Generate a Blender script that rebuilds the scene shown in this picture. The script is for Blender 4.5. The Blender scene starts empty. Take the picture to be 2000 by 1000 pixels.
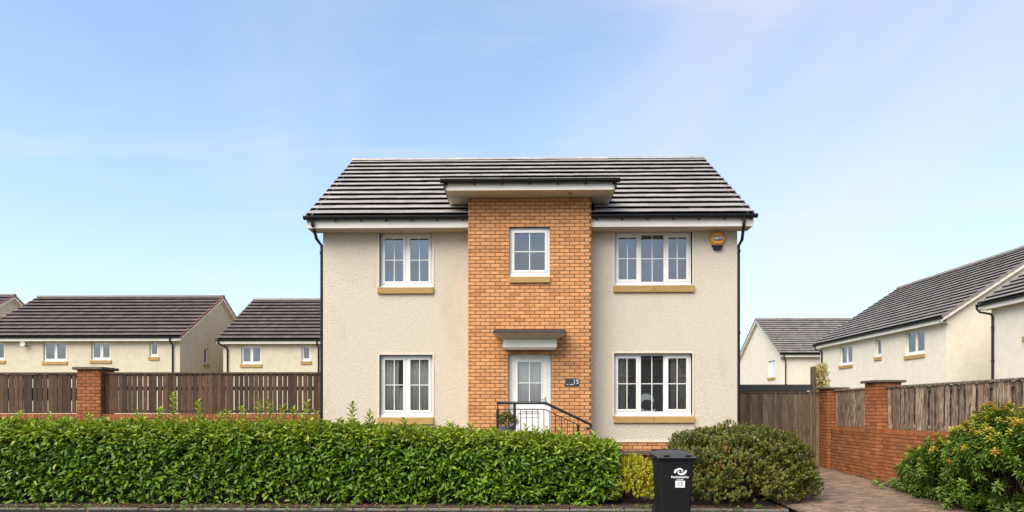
import bpy, math, random
import numpy as np
from mathutils import Vector, Matrix, Euler
random.seed(7); RNG = np.random.default_rng(11)
R = math.radians
scene = bpy.context.scene
col = scene.collection

# ------------------------------------------------------------------ camera
cam_d = bpy.data.cameras.new('camera'); cam = bpy.data.objects.new('camera', cam_d); col.objects.link(cam)
cam.location = (0, 0, 1.7); cam.rotation_euler = (R(90), 0, R(1.0))
cam_d.sensor_width = 36; cam_d.lens = 23.04; cam_d.shift_y = 0.15; cam_d.clip_end = 3000
scene.camera = cam
# ------------------------------------------------------------------ sky, sun, exposure
SUN = Vector((-0.62, -0.78, 1.05)).normalized()
SUN_EL = math.asin(SUN.z); SUN_AZ = math.atan2(SUN.x, SUN.y)
world = bpy.data.worlds.new('World'); scene.world = world; world.use_nodes = True
wn = world.node_tree.nodes; wl = world.node_tree.links; wn.clear()
def wnode(t, **k):
    n = wn.new(t)
    for a, b in k.items(): setattr(n, a, b)
    return n
w_out = wnode('ShaderNodeOutputWorld'); w_bg = wnode('ShaderNodeBackground')
w_sky = wnode('ShaderNodeTexSky', sky_type='NISHITA', sun_disc=False, sun_elevation=SUN_EL, sun_rotation=SUN_AZ,
              altitude=50, air_density=1.0, dust_density=1.6, ozone_density=1.8)
w_bg.inputs['Strength'].default_value = 0.15
w_tc = wnode('ShaderNodeTexCoord'); w_sep = wnode('ShaderNodeSeparateXYZ'); wl.new(w_tc.outputs['Generated'], w_sep.inputs[0])
w_zc = wnode('ShaderNodeMath', operation='MAXIMUM'); wl.new(w_sep.outputs['Z'], w_zc.inputs[0]); w_zc.inputs[1].default_value = 0.0
w_za = wnode('ShaderNodeMath', operation='ADD'); wl.new(w_zc.outputs[0], w_za.inputs[0]); w_za.inputs[1].default_value = 0.16
w_div = wnode('ShaderNodeVectorMath', operation='DIVIDE'); wl.new(w_tc.outputs['Generated'], w_div.inputs[0])
w_cmb = wnode('ShaderNodeCombineXYZ')
for i in range(3): wl.new(w_za.outputs[0], w_cmb.inputs[i])
wl.new(w_cmb.outputs[0], w_div.inputs[1])
def cloud(rotz, scale, nscale, detail, lo, hi, amt, seed):
    mp = wnode('ShaderNodeMapping'); mp.inputs['Rotation'].default_value = (0, 0, rotz); mp.inputs['Scale'].default_value = scale
    mp.inputs['Location'].default_value = (seed, seed * .7, 0)
    wl.new(w_div.outputs[0], mp.inputs['Vector'])
    nz = wnode('ShaderNodeTexNoise'); nz.inputs['Scale'].default_value = nscale; nz.inputs['Detail'].default_value = detail
    nz.inputs['Roughness'].default_value = .55; nz.inputs['Distortion'].default_value = .6
    wl.new(mp.outputs[0], nz.inputs['Vector'])
    mr = wnode('ShaderNodeMapRange', interpolation_type='SMOOTHSTEP'); mr.inputs['From Min'].default_value = lo; mr.inputs['From Max'].default_value = hi
    mr.inputs['To Max'].default_value = amt
    wl.new(nz.outputs['Fac'], mr.inputs['Value'])
    return mr.outputs[0]
c1 = cloud(R(62), (1, .45, 1), .9, 4, .36, .80, .42, .4)
c2 = cloud(R(20), (.35, 1.5, 1), 1.5, 6, .50, .80, .28, 12.6)
w_mx = wnode('ShaderNodeMath', operation='ADD'); wl.new(c1, w_mx.inputs[0]); wl.new(c2, w_mx.inputs[1])
w_veil = wnode('ShaderNodeMath', operation='ADD'); wl.new(w_mx.outputs[0], w_veil.inputs[0]); w_veil.inputs[1].default_value = 0.07
w_hz = wnode('ShaderNodeMath', operation='MULTIPLY'); wl.new(w_zc.outputs[0], w_hz.inputs[0]); w_hz.inputs[1].default_value = -4.5
w_ex = wnode('ShaderNodeMath', operation='EXPONENT'); wl.new(w_hz.outputs[0], w_ex.inputs[0])
w_hm = wnode('ShaderNodeMath', operation='MULTIPLY_ADD', use_clamp=True); wl.new(w_ex.outputs[0], w_hm.inputs[0]); w_hm.inputs[1].default_value = .75; wl.new(w_veil.outputs[0], w_hm.inputs[2])
w_mix = wnode('ShaderNodeMix', data_type='RGBA'); wl.new(w_hm.outputs[0], w_mix.inputs['Factor'])
w_gain = wnode('ShaderNodeMix', data_type='RGBA', blend_type='MULTIPLY'); w_gain.inputs['Factor'].default_value = 1
wl.new(w_sky.outputs[0], w_gain.inputs[6]); w_gain.inputs[7].default_value = (.80, .99, 1.06, 1)
wl.new(w_gain.outputs[2], w_mix.inputs[6]); w_mix.inputs[7].default_value = (3.2, 3.12, 3.25, 1)
wl.new(w_mix.outputs[2], w_bg.inputs['Color']); wl.new(w_bg.outputs[0], w_out.inputs['Surface'])
sun_d = bpy.data.lights.new('sun', 'SUN'); sun_d.energy = 2.6; sun_d.angle = R(55); sun_d.color = (1.0, .90, .76)
sun = bpy.data.objects.new('sun', sun_d); col.objects.link(sun); sun.rotation_euler = (-SUN).to_track_quat('-Z', 'Y').to_euler(); sun.location = SUN * 50
vs = scene.view_settings; vs.view_transform = 'Standard'; vs.look = 'None'; vs.gamma = 1; vs.use_curve_mapping = False; vs.exposure = 0.98

# ------------------------------------------------------------------ materials
MATS = {}
def mat(name, c0, c1=None, rough=.7, nscale=6., detail=4, rnd=0., bump=0., bscale=60., bdist=.01, spec=.5, rndc=None, stretch=None,
        stain=None, metallic=0., transl=0., lo=.35, hi=.65, coat=0.):
    """procedural surface: two-colour noise in world space, per-piece random tint, bump, optional stain colour"""
    m = bpy.data.materials.new(name); m.use_nodes = True; nt = m.node_tree; N = nt.nodes; L = nt.links
    b = N['Principled BSDF']; b.inputs['Roughness'].default_value = rough; b.inputs['Specular IOR Level'].default_value = spec
    b.inputs['Metallic'].default_value = metallic; b.inputs['Coat Weight'].default_value = coat
    geo = N.new('ShaderNodeNewGeometry'); oi = N.new('ShaderNodeObjectInfo'); at = N.new('ShaderNodeAttribute'); at.attribute_name = 'rnd'
    vec = geo.outputs['Position']
    add = N.new('ShaderNodeMath'); add.operation = 'ADD'; L.new(oi.outputs['Random'], add.inputs[0]); L.new(at.outputs['Fac'], add.inputs[1])
    fr = N.new('ShaderNodeMath'); fr.operation = 'FRACT'; L.new(add.outputs[0], fr.inputs[0]); rv = fr.outputs[0]
    if stretch:
        mp = N.new('ShaderNodeMapping'); mp.inputs['Scale'].default_value = stretch; L.new(vec, mp.inputs['Vector'])
        if rnd or rndc:
            cb = N.new('ShaderNodeCombineXYZ'); ml = N.new('ShaderNodeMath'); ml.operation = 'MULTIPLY'; ml.inputs[1].default_value = 37.
            L.new(rv, ml.inputs[0]); L.new(ml.outputs[0], cb.inputs[0]); L.new(cb.outputs[0], mp.inputs['Location'])
        vec = mp.outputs[0]
    nz = N.new('ShaderNodeTexNoise'); nz.inputs['Scale'].default_value = nscale; nz.inputs['Detail'].default_value = detail; nz.inputs['Roughness'].default_value = .6
    L.new(vec, nz.inputs['Vector'])
    mr = N.new('ShaderNodeMapRange'); mr.inputs['From Min'].default_value = lo; mr.inputs['From Max'].default_value = hi; L.new(nz.outputs['Fac'], mr.inputs['Value'])
    mx = N.new('ShaderNodeMix'); mx.data_type = 'RGBA'; L.new(mr.outputs[0], mx.inputs['Factor'])
    mx.inputs[6].default_value = (*c0, 1); mx.inputs[7].default_value = (*(c1 or c0), 1); c = mx.outputs[2]
    if rndc:
        rp = N.new('ShaderNodeValToRGB'); rp.color_ramp.interpolation = 'LINEAR'; els = rp.color_ramp.elements
        for i, (p, cc) in enumerate(rndc):
            e = els[i] if i < 2 else els.new(p)
            e.position = p; e.color = (*cc, 1)
        L.new(rv, rp.inputs['Fac'])
        m2 = N.new('ShaderNodeMix'); m2.data_type = 'RGBA'; m2.blend_type = 'MULTIPLY'; m2.inputs['Factor'].default_value = 1
        L.new(c, m2.inputs[6]); L.new(rp.outputs[0], m2.inputs[7]); c = m2.outputs[2]
    if rnd:
        m3 = N.new('ShaderNodeMapRange'); m3.inputs['To Min'].default_value = 1 - rnd; m3.inputs['To Max'].default_value = 1 + rnd
        r2 = N.new('ShaderNodeMath'); r2.operation = 'MULTIPLY'; r2.inputs[1].default_value = 7.31; L.new(rv, r2.inputs[0])
        r3 = N.new('ShaderNodeMath'); r3.operation = 'FRACT'; L.new(r2.outputs[0], r3.inputs[0]); L.new(r3.outputs[0], m3.inputs['Value'])
        m4 = N.new('ShaderNodeMix'); m4.data_type = 'RGBA'; m4.blend_type = 'MULTIPLY'; m4.inputs['Factor'].default_value = 1
        cv = N.new('ShaderNodeCombineColor')
        for i in range(3): L.new(m3.outputs[0], cv.inputs[i])
        L.new(c, m4.inputs[6]); L.new(cv.outputs[0], m4.inputs[7]); c = m4.outputs[2]
    if stain:
        sc, slo, shi, samt, sstr = stain
        mp = N.new('ShaderNodeMapping'); mp.inputs['Scale'].default_value = sstr; mp.inputs['Location'].default_value = (4.2, 1.7, 9.1); L.new(geo.outputs['Position'], mp.inputs['Vector'])
        n2 = N.new('ShaderNodeTexNoise'); n2.inputs['Scale'].default_value = 1.0; n2.inputs['Detail'].default_value = 7; n2.inputs['Roughness'].default_value = .62; L.new(mp.outputs[0], n2.inputs['Vector'])
        mm = N.new('ShaderNodeMapRange'); mm.inputs['From Min'].default_value = slo; mm.inputs['From Max'].default_value = shi; mm.inputs['To Max'].default_value = samt; L.new(n2.outputs['Fac'], mm.inputs['Value'])
        m5 = N.new('ShaderNodeMix'); m5.data_type = 'RGBA'; L.new(mm.outputs[0], m5.inputs['Factor']); L.new(c, m5.inputs[6]); m5.inputs[7].default_value = (*sc, 1); c = m5.outputs[2]
    L.new(c, b.inputs['Base Color'])
    if bump:
        bn = N.new('ShaderNodeTexNoise'); bn.inputs['Scale'].default_value = bscale; bn.inputs['Detail'].default_value = 5; bn.inputs['Roughness'].default_value = .65
        L.new(vec if stretch else geo.outputs['Position'], bn.inputs['Vector'])
        bp = N.new('ShaderNodeBump'); bp.inputs['Strength'].default_value = bump; bp.inputs['Distance'].default_value = bdist
        L.new(bn.outputs['Fac'], bp.inputs['Height']); L.new(bp.outputs[0], b.inputs['Normal'])
    if transl:
        tr = N.new('ShaderNodeBsdfTranslucent'); L.new(c, tr.inputs['Color'])
        ms = N.new('ShaderNodeMixShader'); ms.inputs[0].default_value = transl
        L.new(b.outputs[0], ms.inputs[1]); L.new(tr.outputs[0], ms.inputs[2]); L.new(ms.outputs[0], N['Material Output'].inputs['Surface'])
    MATS[name] = m
    return m
mat('render', (.71, .605, .475), (.60, .505, .39), rough=.92, nscale=24, detail=6, bump=.9, bscale=34, bdist=.03, spec=.2, lo=.32, hi=.68, stain=((.47, .39, .28), .55, .75, .45, (1.1, 1.1, .45)))
mat('far_render', (.66, .56, .415), (.59, .495, .355), rough=.92, nscale=3, detail=7, bump=.5, bscale=20, bdist=.02, spec=.2, stain=((.46, .39, .27), .52, .78, .4, (.5, .5, .25)))
mat('pale_render', (.76, .675, .55), (.70, .61, .485), rough=.92, nscale=3, detail=7, bump=.5, bscale=20, bdist=.02, spec=.2, stain=((.55, .48, .37), .52, .78, .4, (.5, .5, .25)))
mat('smooth_band', (.71, .61, .485), (.66, .56, .44), rough=.85, nscale=8, spec=.2)
BR = [(0, (.84, .79, .76)), (.25, (.96, .95, .93)), (.6, (1.03, 1.02, 1.0)), (.85, (1.08, 1.11, 1.10)), (1., (.93, .86, .82))]
mat('brick', (.66, .305, .128), (.56, .25, .10), rough=.85, nscale=30, detail=6, rnd=.10, rndc=BR, bump=.4, bscale=140, bdist=.004, spec=.25)
mat('red_brick', (.37, .13, .048), (.25, .084, .031), rough=.85, nscale=26, detail=6, rnd=.16, rndc=BR, bump=.4, bscale=140, bdist=.004, spec=.25, stain=((.16, .07, .03), .55, .8, .55, (1.5, 1.5, 1.2)))
mat('mortar', (.15, .095, .055), (.11, .07, .042), rough=.95, nscale=40, spec=.1)
mat('red_mortar', (.12, .075, .045), (.085, .05, .03), rough=.95, nscale=40, spec=.1)
mat('tile', (.43, .38, .345), (.335, .292, .265), rough=.42, nscale=14, detail=6, rnd=.13, bump=.3, bscale=90, bdist=.004, spec=.6, stain=((.11, .10, .085), .5, .8, .5, (2.2, 2.2, 2.2)))
mat('far_tile', (.15, .112, .095), (.105, .077, .066), rough=.5, nscale=4, detail=6, rnd=.20, spec=.5, stain=((.085, .062, .05), .5, .75, .5, (.9, .9, .9)))
mat('grey_tile', (.27, .235, .205), (.20, .172, .15), rough=.48, nscale=4, detail=6, rnd=.16, spec=.5, stain=((.11, .1, .085), .5, .75, .5, (.9, .9, .9)))
mat('red_verge', (.34, .13, .085), (.26, .10, .07), rough=.8, rnd=.25, nscale=8)
mat('white', (.84, .80, .75), (.79, .75, .70), rough=.38, nscale=3, spec=.5)
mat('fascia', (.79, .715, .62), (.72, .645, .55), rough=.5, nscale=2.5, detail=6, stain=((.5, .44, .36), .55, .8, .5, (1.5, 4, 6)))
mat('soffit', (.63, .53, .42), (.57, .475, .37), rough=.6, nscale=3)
mat('black_plastic', (.009, .009, .0095), (.013, .013, .013), rough=.42, spec=.3, nscale=10)
mat('black_metal', (.009, .009, .010), (.014, .013, .013), rough=.38, nscale=20)
mat('sandstone', (.47, .29, .11), (.37, .22, .08), rough=.85, nscale=5, detail=7, bump=.3, bscale=80, bdist=.004, rnd=.08, spec=.2, stretch=(1, 1, 7))
mat('lead', (.032, .031, .026), (.022, .022, .018), rough=.6, nscale=9, stain=((.05, .055, .02), .5, .7, .6, (5, 5, 5)))
mat('steel', (.55, .53, .50), (.45, .43, .40), rough=.3, metallic=.8)
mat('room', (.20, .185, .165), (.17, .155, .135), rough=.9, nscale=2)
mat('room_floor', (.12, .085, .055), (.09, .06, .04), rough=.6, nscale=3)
mat('tan_curtain', (.30, .26, .20), (.24, .21, .16), rough=.9, nscale=5)
mat('curtain', (.86, .85, .79), (.80, .79, .73), rough=.9, nscale=5, transl=.25)
mat('blind', (.20, .21, .205), (.17, .18, .175), rough=.9, nscale=5)
mat('ornament', (.9, .91, .87), (.87, .88, .84), rough=.35)
mat('wood', (.125, .060, .028), (.038, .018, .0095), rough=.75, nscale=9, detail=8, rnd=.42, stretch=(6, 6, .55), bump=.5, bscale=14, bdist=.006, spec=.35, stain=((.03, .018, .011), .55, .68, .7, (9, 9, 6)), lo=.3, hi=.7)
mat('grey_wood', (.36, .275, .20), (.115, .060, .032), rough=.8, nscale=6, detail=8, rnd=.45, stretch=(7, 7, .8), bump=.5, bscale=14, bdist=.006, spec=.3, stain=((.05, .03, .018), .55, .66, .7, (10, 10, 6)), lo=.38, hi=.6)
mat('gate_wood', (.215, .148, .092), (.085, .050, .028), rough=.8, nscale=6, detail=8, rnd=.38, stretch=(7, 7, .5), bump=.5, bscale=14, bdist=.006, spec=.3, stain=((.06, .04, .025), .55, .68, .6, (9, 9, 3)))
mat('capstone', (.115, .085, .06), (.07, .052, .036), rough=.85, nscale=12, detail=6, bump=.4, bscale=60, bdist=.006, stain=((.10, .10, .04), .55, .7, .6, (7, 7, 7)))
mat('bin', (.008, .008, .008), (.011, .011, .011), rough=.6, spec=.22, nscale=12, detail=5, bump=.15, bscale=220, bdist=.002)
mat('bin_lid', (.045, .047, .05), (.032, .033, .035), rough=.5, nscale=9, detail=5, bump=.15, bscale=220, bdist=.002, stain=((.09, .09, .085), .55, .75, .5, (12, 12, 12)))
mat('white_print', (.82, .82, .80), rough=.5)
mat('black_print', (.06, .06, .06), rough=.5)
mat('slate', (.028, .030, .034), (.045, .046, .05), rough=.6, nscale=40, detail=6)
mat('grey_print', (.55, .56, .58), rough=.5)
mat('alarm_yellow', (.80, .33, .015), (.74, .29, .012), rough=.35, nscale=5)
mat('navy_print', (.015, .018, .05), rough=.4)
mat('pot', (.10, .11, .13), (.14, .15, .165), rough=.45, nscale=10)
mat('concrete', (.20, .18, .14), (.12, .11, .085), rough=.9, nscale=14, detail=7, bump=.4, bscale=80, bdist=.005, stain=((.08, .08, .035), .5, .66, .75, (4, 9, 9)))
mat('paving', (.225, .150, .098), (.145, .098, .066), rough=.72, nscale=20, detail=6, rnd=.32, rndc=[(0, (.8, .78, .78)), (.5, (1, 1, 1)), (.8, (1.2, 1.05, .95)), (1, (1.05, 1.05, 1.1))], bump=.4, bscale=120, bdist=.004, stain=((.11, .085, .055), .52, .75, .3, (.9, .9, .9)))
mat('joint_sand', (.045, .037, .026), (.03, .026, .018), rough=.95, nscale=30)
mat('asphalt', (.012, .013, .011), (.022, .023, .018), rough=.55, nscale=60, detail=7, bump=.6, bscale=150, bdist=.006, stain=((.02, .03, .01), .5, .65, .8, (2, 3, 2)))
mat('soil', (.045, .03, .02), (.075, .052, .034), rough=.95, nscale=22, detail=8, bump=.8, bscale=40, bdist=.03)
mat('lawn', (.10, .12, .022), (.06, .085, .018), rough=.9, nscale=14, detail=8, bump=.8, bscale=70, bdist=.03)
mat('terrain', (.07, .085, .03), (.09, .075, .045), rough=.95, nscale=.4, detail=8)
mat('twig', (.075, .045, .028), (.045, .028, .018), rough=.85, nscale=20)
mat('green_stem', (.20, .22, .06), (.16, .16, .05), rough=.6, nscale=20)
LG = [(0, (.55, .60, .50)), (.35, (.85, .90, .8)), (.7, (1.15, 1.12, .9)), (.93, (1.6, 1.4, .8)), (1, (1.9, 1.5, .7))]
mat('laurel', (.115, .205, .012), (.08, .155, .009), rough=.42, nscale=4, rnd=.15, rndc=LG, transl=.12, spec=.4)
mat('laurel_young', (.33, .39, .03), (.25, .32, .024), rough=.35, nscale=6, rnd=.2, rndc=[(0, (.7, .8, .7)), (.6, (1, 1, 1)), (1, (1.3, 1.15, .9))], transl=.28, spec=.5)
mat('dead_leaf', (.33, .10, .028), (.22, .075, .02), rough=.6, rnd=.3, nscale=10, transl=.2)
mat('escallonia', (.16, .18, .028), (.105, .135, .02), rough=.42, nscale=2.2, rnd=.2, rndc=[(0, (.6, .7, .6)), (.45, (1, 1, 1)), (.75, (1.35, 1.15, .95)), (.93, (1.9, 1.2, .95)), (1, (2.2, 1.15, 1.1))], transl=.2)
mat('blossom', (.62, .40, .44), (.55, .32, .36), rough=.7, transl=.3, rnd=.2)
mat('golden', (.56, .49, .018), (.40, .38, .016), rough=.42, nscale=7, rnd=.2, rndc=[(0, (.4, .55, .6)), (.4, (.85, .9, .9)), (1, (1.35, 1.2, 1))], transl=.28)
mat('pieris', (.125, .20, .020), (.088, .155, .016), rough=.4, nscale=4, rnd=.2, rndc=LG, transl=.2, spec=.5)
mat('pieris_young', (.50, .43, .055), (.38, .41, .045), rough=.4, nscale=2.0, rnd=.2, rndc=[(0, (.75, .95, .7)), (.45, (1, 1, 1)), (.75, (1.15, .88, .8)), (1, (1.3, .62, .7))], transl=.25)
mat('potted_leaf', (.13, .17, .03), (.16, .15, .03), rough=.45, nscale=8, rnd=.2, rndc=LG, transl=.2)
mat('red_flower', (.45, .06, .05), (.55, .12, .06), rough=.6, transl=.2)
mat('grass', (.12, .15, .025), (.16, .16, .03), rough=.6, nscale=3, rnd=.3, transl=.3)
mat('dry_plant', (.62, .49, .20), (.48, .37, .13), rough=.8, nscale=9, rnd=.25, transl=.2)
mat('shed_felt', (.035, .033, .032), (.05, .048, .045), rough=.85, nscale=10)
mat('shed_wall', (.42, .38, .32), (.34, .30, .25), rough=.85, nscale=10, rnd=.1)
def glass_mat(name, base, tint):
    m = bpy.data.materials.new(name); m.use_nodes = True; N = m.node_tree.nodes; L = m.node_tree.links; N.remove(N['Principled BSDF'])
    tr = N.new('ShaderNodeBsdfTransparent'); tr.inputs['Color'].default_value = (*tint, 1)
    gl = N.new('ShaderNodeBsdfGlossy'); gl.inputs['Roughness'].default_value = .012; gl.inputs['Color'].default_value = (.95, .97, 1, 1)
    fn = N.new('ShaderNodeFresnel'); fn.inputs['IOR'].default_value = 1.5
    ad = N.new('ShaderNodeMath'); ad.operation = 'ADD'; ad.use_clamp = True; ad.inputs[1].default_value = base; L.new(fn.outputs[0], ad.inputs[0])
    nz = N.new('ShaderNodeTexNoise'); nz.inputs['Scale'].default_value = 1.6; nz.inputs['Detail'].default_value = 1
    g = N.new('ShaderNodeNewGeometry'); L.new(g.outputs['Position'], nz.inputs['Vector'])
    bp = N.new('ShaderNodeBump'); bp.inputs['Strength'].default_value = .06; bp.inputs['Distance'].default_value = .03; L.new(nz.outputs['Fac'], bp.inputs['Height']); L.new(bp.outputs[0], gl.inputs['Normal'])
    mx = N.new('ShaderNodeMixShader'); L.new(ad.outputs[0], mx.inputs[0]); L.new(tr.outputs[0], mx.inputs[1]); L.new(gl.outputs[0], mx.inputs[2])
    L.new(mx.outputs[0], N['Material Output'].inputs['Surface']); MATS[name] = m
glass_mat('glass', .15, (.92, .94, .92))

# ------------------------------------------------------------------ mesh helpers
ORG = {}
def place(o, parent, loc=None):
    """loc: world position (or local position inside a rotated thing)"""
    loc = Vector(loc) if loc is not None else Vector((0, 0, 0))
    if parent is not None:
        o.parent = parent; o.location = loc - ORG[parent.name]
    else: o.location = loc
    ORG[o.name] = loc
def tag(o, label=None, cat=None, group=None, kind=None):
    if label: o['label'] = label
    if cat: o['category'] = cat
    if group: o['group'] = group
    if kind: o['kind'] = kind
    return o
def thing(name, label, cat, loc=(0, 0, 0), group=None, rz=None):
    o = bpy.data.objects.new(name, None); col.objects.link(o); o.empty_display_size = .2; o.location = loc
    ORG[o.name] = Vector(loc)
    if rz is not None:
        o.rotation_euler.z = rz; ORG[o.name] = Vector((0, 0, 0))
    return tag(o, label, cat, group)
def link(name, me, parent=None, loc=None):
    o = bpy.data.objects.new(name, me); col.objects.link(o); place(o, parent, loc); return o
class MB:
    def __init__(s): s.v = []; s.f = []; s.r = []
    def add(s, vs, fs, r=0.):
        n = len(s.v); s.v += [tuple(v) for v in vs]; s.f += [tuple(i + n for i in f) for f in fs]; s.r += [r] * len(vs); return s
    def box(s, x0, x1, y0, y1, z0, z1, r=0.):
        return s.add([(x0, y0, z0), (x1, y0, z0), (x1, y1, z0), (x0, y1, z0), (x0, y0, z1), (x1, y0, z1), (x1, y1, z1), (x0, y1, z1)],
                     [(0, 3, 2, 1), (4, 5, 6, 7), (0, 1, 5, 4), (1, 2, 6, 5), (2, 3, 7, 6), (3, 0, 4, 7)], r)
    def xbox(s, M, sx, sy, sz, r=0.):
        """box of full size sx,sy,sz centred, transformed by M"""
        pts = [M @ Vector((a * sx / 2, b * sy / 2, c * sz / 2)) for c in (-1, 1) for a, b in ((-1, -1), (1, -1), (1, 1), (-1, 1))]
        return s.add(pts, [(0, 3, 2, 1), (4, 5, 6, 7), (0, 1, 5, 4), (1, 2, 6, 5), (2, 3, 7, 6), (3, 0, 4, 7)], r)
    def quad(s, *p, r=0.): return s.add(p, [tuple(range(len(p)))], r)
    def prism(s, poly, a0, a1, fn, r=0.):
        """poly: 2-D points (ccw); fn(u,v,a) -> 3-D"""
        n = len(poly); vs = [fn(u, v, a0) for u, v in poly] + [fn(u, v, a1) for u, v in poly]
        fs = [tuple(range(n))[::-1], tuple(range(n, 2 * n))] + [(i, (i + 1) % n, n + (i + 1) % n, n + i) for i in range(n)]
        return s.add(vs, fs, r)
    def tube(s, path, rad, n=8, cap=True, r=0.):
        path = [Vector(p) for p in path]; k = len(path); rads = rad if isinstance(rad, (list, tuple)) else [rad] * k
        vs = []; up0 = None
        for i, p in enumerate(path):
            d = (path[min(i + 1, k - 1)] - path[max(i - 1, 0)]).normalized()
            if up0 is None: up0 = d.orthogonal().normalized()
            a = (up0 - d * up0.dot(d)); a = a.normalized() if a.length > 1e-4 else d.orthogonal().normalized(); up0 = a; b = d.cross(a)
            for j in range(n):
                t = 2 * math.pi * j / n; vs.append(p + (a * math.cos(t) + b * math.sin(t)) * rads[i])
        fs = [(i * n + j, i * n + (j + 1) % n, (i + 1) * n + (j + 1) % n, (i + 1) * n + j) for i in range(k - 1) for j in range(n)]
        if cap: fs += [tuple(range(n))[::-1], tuple((k - 1) * n + j for j in range(n))]
        return s.add(vs, fs, r)
    def mesh(s, name, m, smooth=False):
        me = bpy.data.meshes.new(name); me.from_pydata(s.v, [], s.f); me.materials.append(MATS[m])
        if any(s.r):
            a = me.attributes.new('rnd', 'FLOAT', 'POINT'); a.data.foreach_set('value', s.r)
        if smooth: me.polygons.foreach_set('use_smooth', [True] * len(me.polygons))
        me.update(); return me
    def build(s, name, m, parent=None, smooth=False, kind=None):
        o = link(name, s.mesh(name, m, smooth), parent)
        if kind: o['kind'] = kind
        return o
def bevel(o, w, seg=1):
    md = o.modifiers.new('b', 'BEVEL'); md.width = w; md.segments = seg; md.limit_method = 'ANGLE'; md.angle_limit = R(40); return o
def text_obj(name, s, size, m, parent, M, ext=.0015, wide=1.0, bold=0.):
    cu = bpy.data.curves.new(name, 'FONT'); cu.body = s; cu.size = size; cu.extrude = ext; cu.align_x = 'CENTER'; cu.align_y = 'CENTER'; cu.offset = bold; cu.resolution_u = 3
    t = bpy.data.objects.new('tmp', cu); col.objects.link(t); dg = bpy.context.evaluated_depsgraph_get(); dg.update()
    me = bpy.data.meshes.new_from_object(t.evaluated_get(dg)); bpy.data.objects.remove(t)
    me.transform(M @ Matrix.Diagonal((wide, 1, 1, 1))); me.materials.clear(); me.materials.append(MATS[m])
    return link(name, me, parent)
def facing(x, y, z):           # text plane that faces the street (-Y)
    return Matrix.Translation((x, y, z)) @ Matrix.Rotation(R(90), 4, 'X')

# ---- bricks: chamfered block, unit size in X and Z, front at y=0
def brick_mesh(name, m, L_, H_, face='-Y'):
    c = .004; a, b, d = L_ / 2, H_ / 2, .022
    v = [(-a + c, 0, -b + c), (a - c, 0, -b + c), (a - c, 0, b - c), (-a + c, 0, b - c)]
    v += [(-a, c, -b), (a, c, -b), (a, c, b), (-a, c, b)] + [(-a, d, -b), (a, d, -b), (a, d, b), (-a, d, b)]
    f = [(0, 1, 2, 3)] + [(4 + i, 4 + (i + 1) % 4, (i + 1) % 4, i) for i in range(4)] + [(8 + i, 8 + (i + 1) % 4, 4 + (i + 1) % 4, 4 + i) for i in range(4)]
    if face == '-X':           # wall looking towards -X: local x runs towards -Y
        v = [(y, -x, z) for x, y, z in v]
    return MB().add(v, f).mesh(name, m)
def brick_layout(u0, u1, z0, z1, pitch, course, openings=(), joint=.014, off=0.):
    out = []; nrow = int(round((z1 - z0) / course))
    for i in range(nrow):
        zc = z0 + (i + .5) * course; u = u0 - (pitch * .5 if i % 2 else 0) + off; row = []
        while u > u0: u -= pitch
        while u < u1:
            spans = [(max(u, u0), min(u + pitch, u1))]
            for (a, b, c, d) in openings:
                if c < zc < d:
                    ns = []
                    for (p, q) in spans:
                        if q <= a or p >= b: ns.append((p, q)); continue
                        if p < a: ns.append((p, a))
                        if q > b: ns.append((b, q))
                    spans = ns
            for p, q in spans:
                if q - p > .045: out.append(((p + q) / 2, zc, q - p - joint, course - joint))
            u += pitch
    return out
def lay_bricks(parent, items, pos, m, me, L_, H_, face='-Y', n_single=300, score=None):
    """items (u, z, length, height); pos(u,z) -> world; the largest n_single are objects of their own, the rest one part"""
    order = sorted(range(len(items)), key=lambda i: (score(items[i]) if score else -items[i][2]))
    for k in order[:n_single]:
        u, z, l, h = items[k]; o = link('brick', me, parent, Vector(pos(u, z)) + Vector((random.uniform(-.0015, .0015),) * 3))
        o.scale = (l / L_, 1, h / H_) if face == '-Y' else (1, l / L_, h / H_)
    rest = order[n_single:]
    if rest:
        mb = MB(); src = [tuple(v.co) for v in me.vertices]; fs = [tuple(p.vertices) for p in me.polygons]
        for k in rest:
            u, z, l, h = items[k]; p = Vector(pos(u, z)); j = random.uniform(-.0015, .0015); sx, sy = (l / L_, 1) if face == '-Y' else (1, l / L_)
            mb.add([(p.x + x * sx + j, p.y + y * sy + j, p.z + zz * h / H_ + j) for x, y, zz in src], fs, random.random() * .98 + .01)
        mb.build('brickwork', m, parent, kind='stuff')
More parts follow.
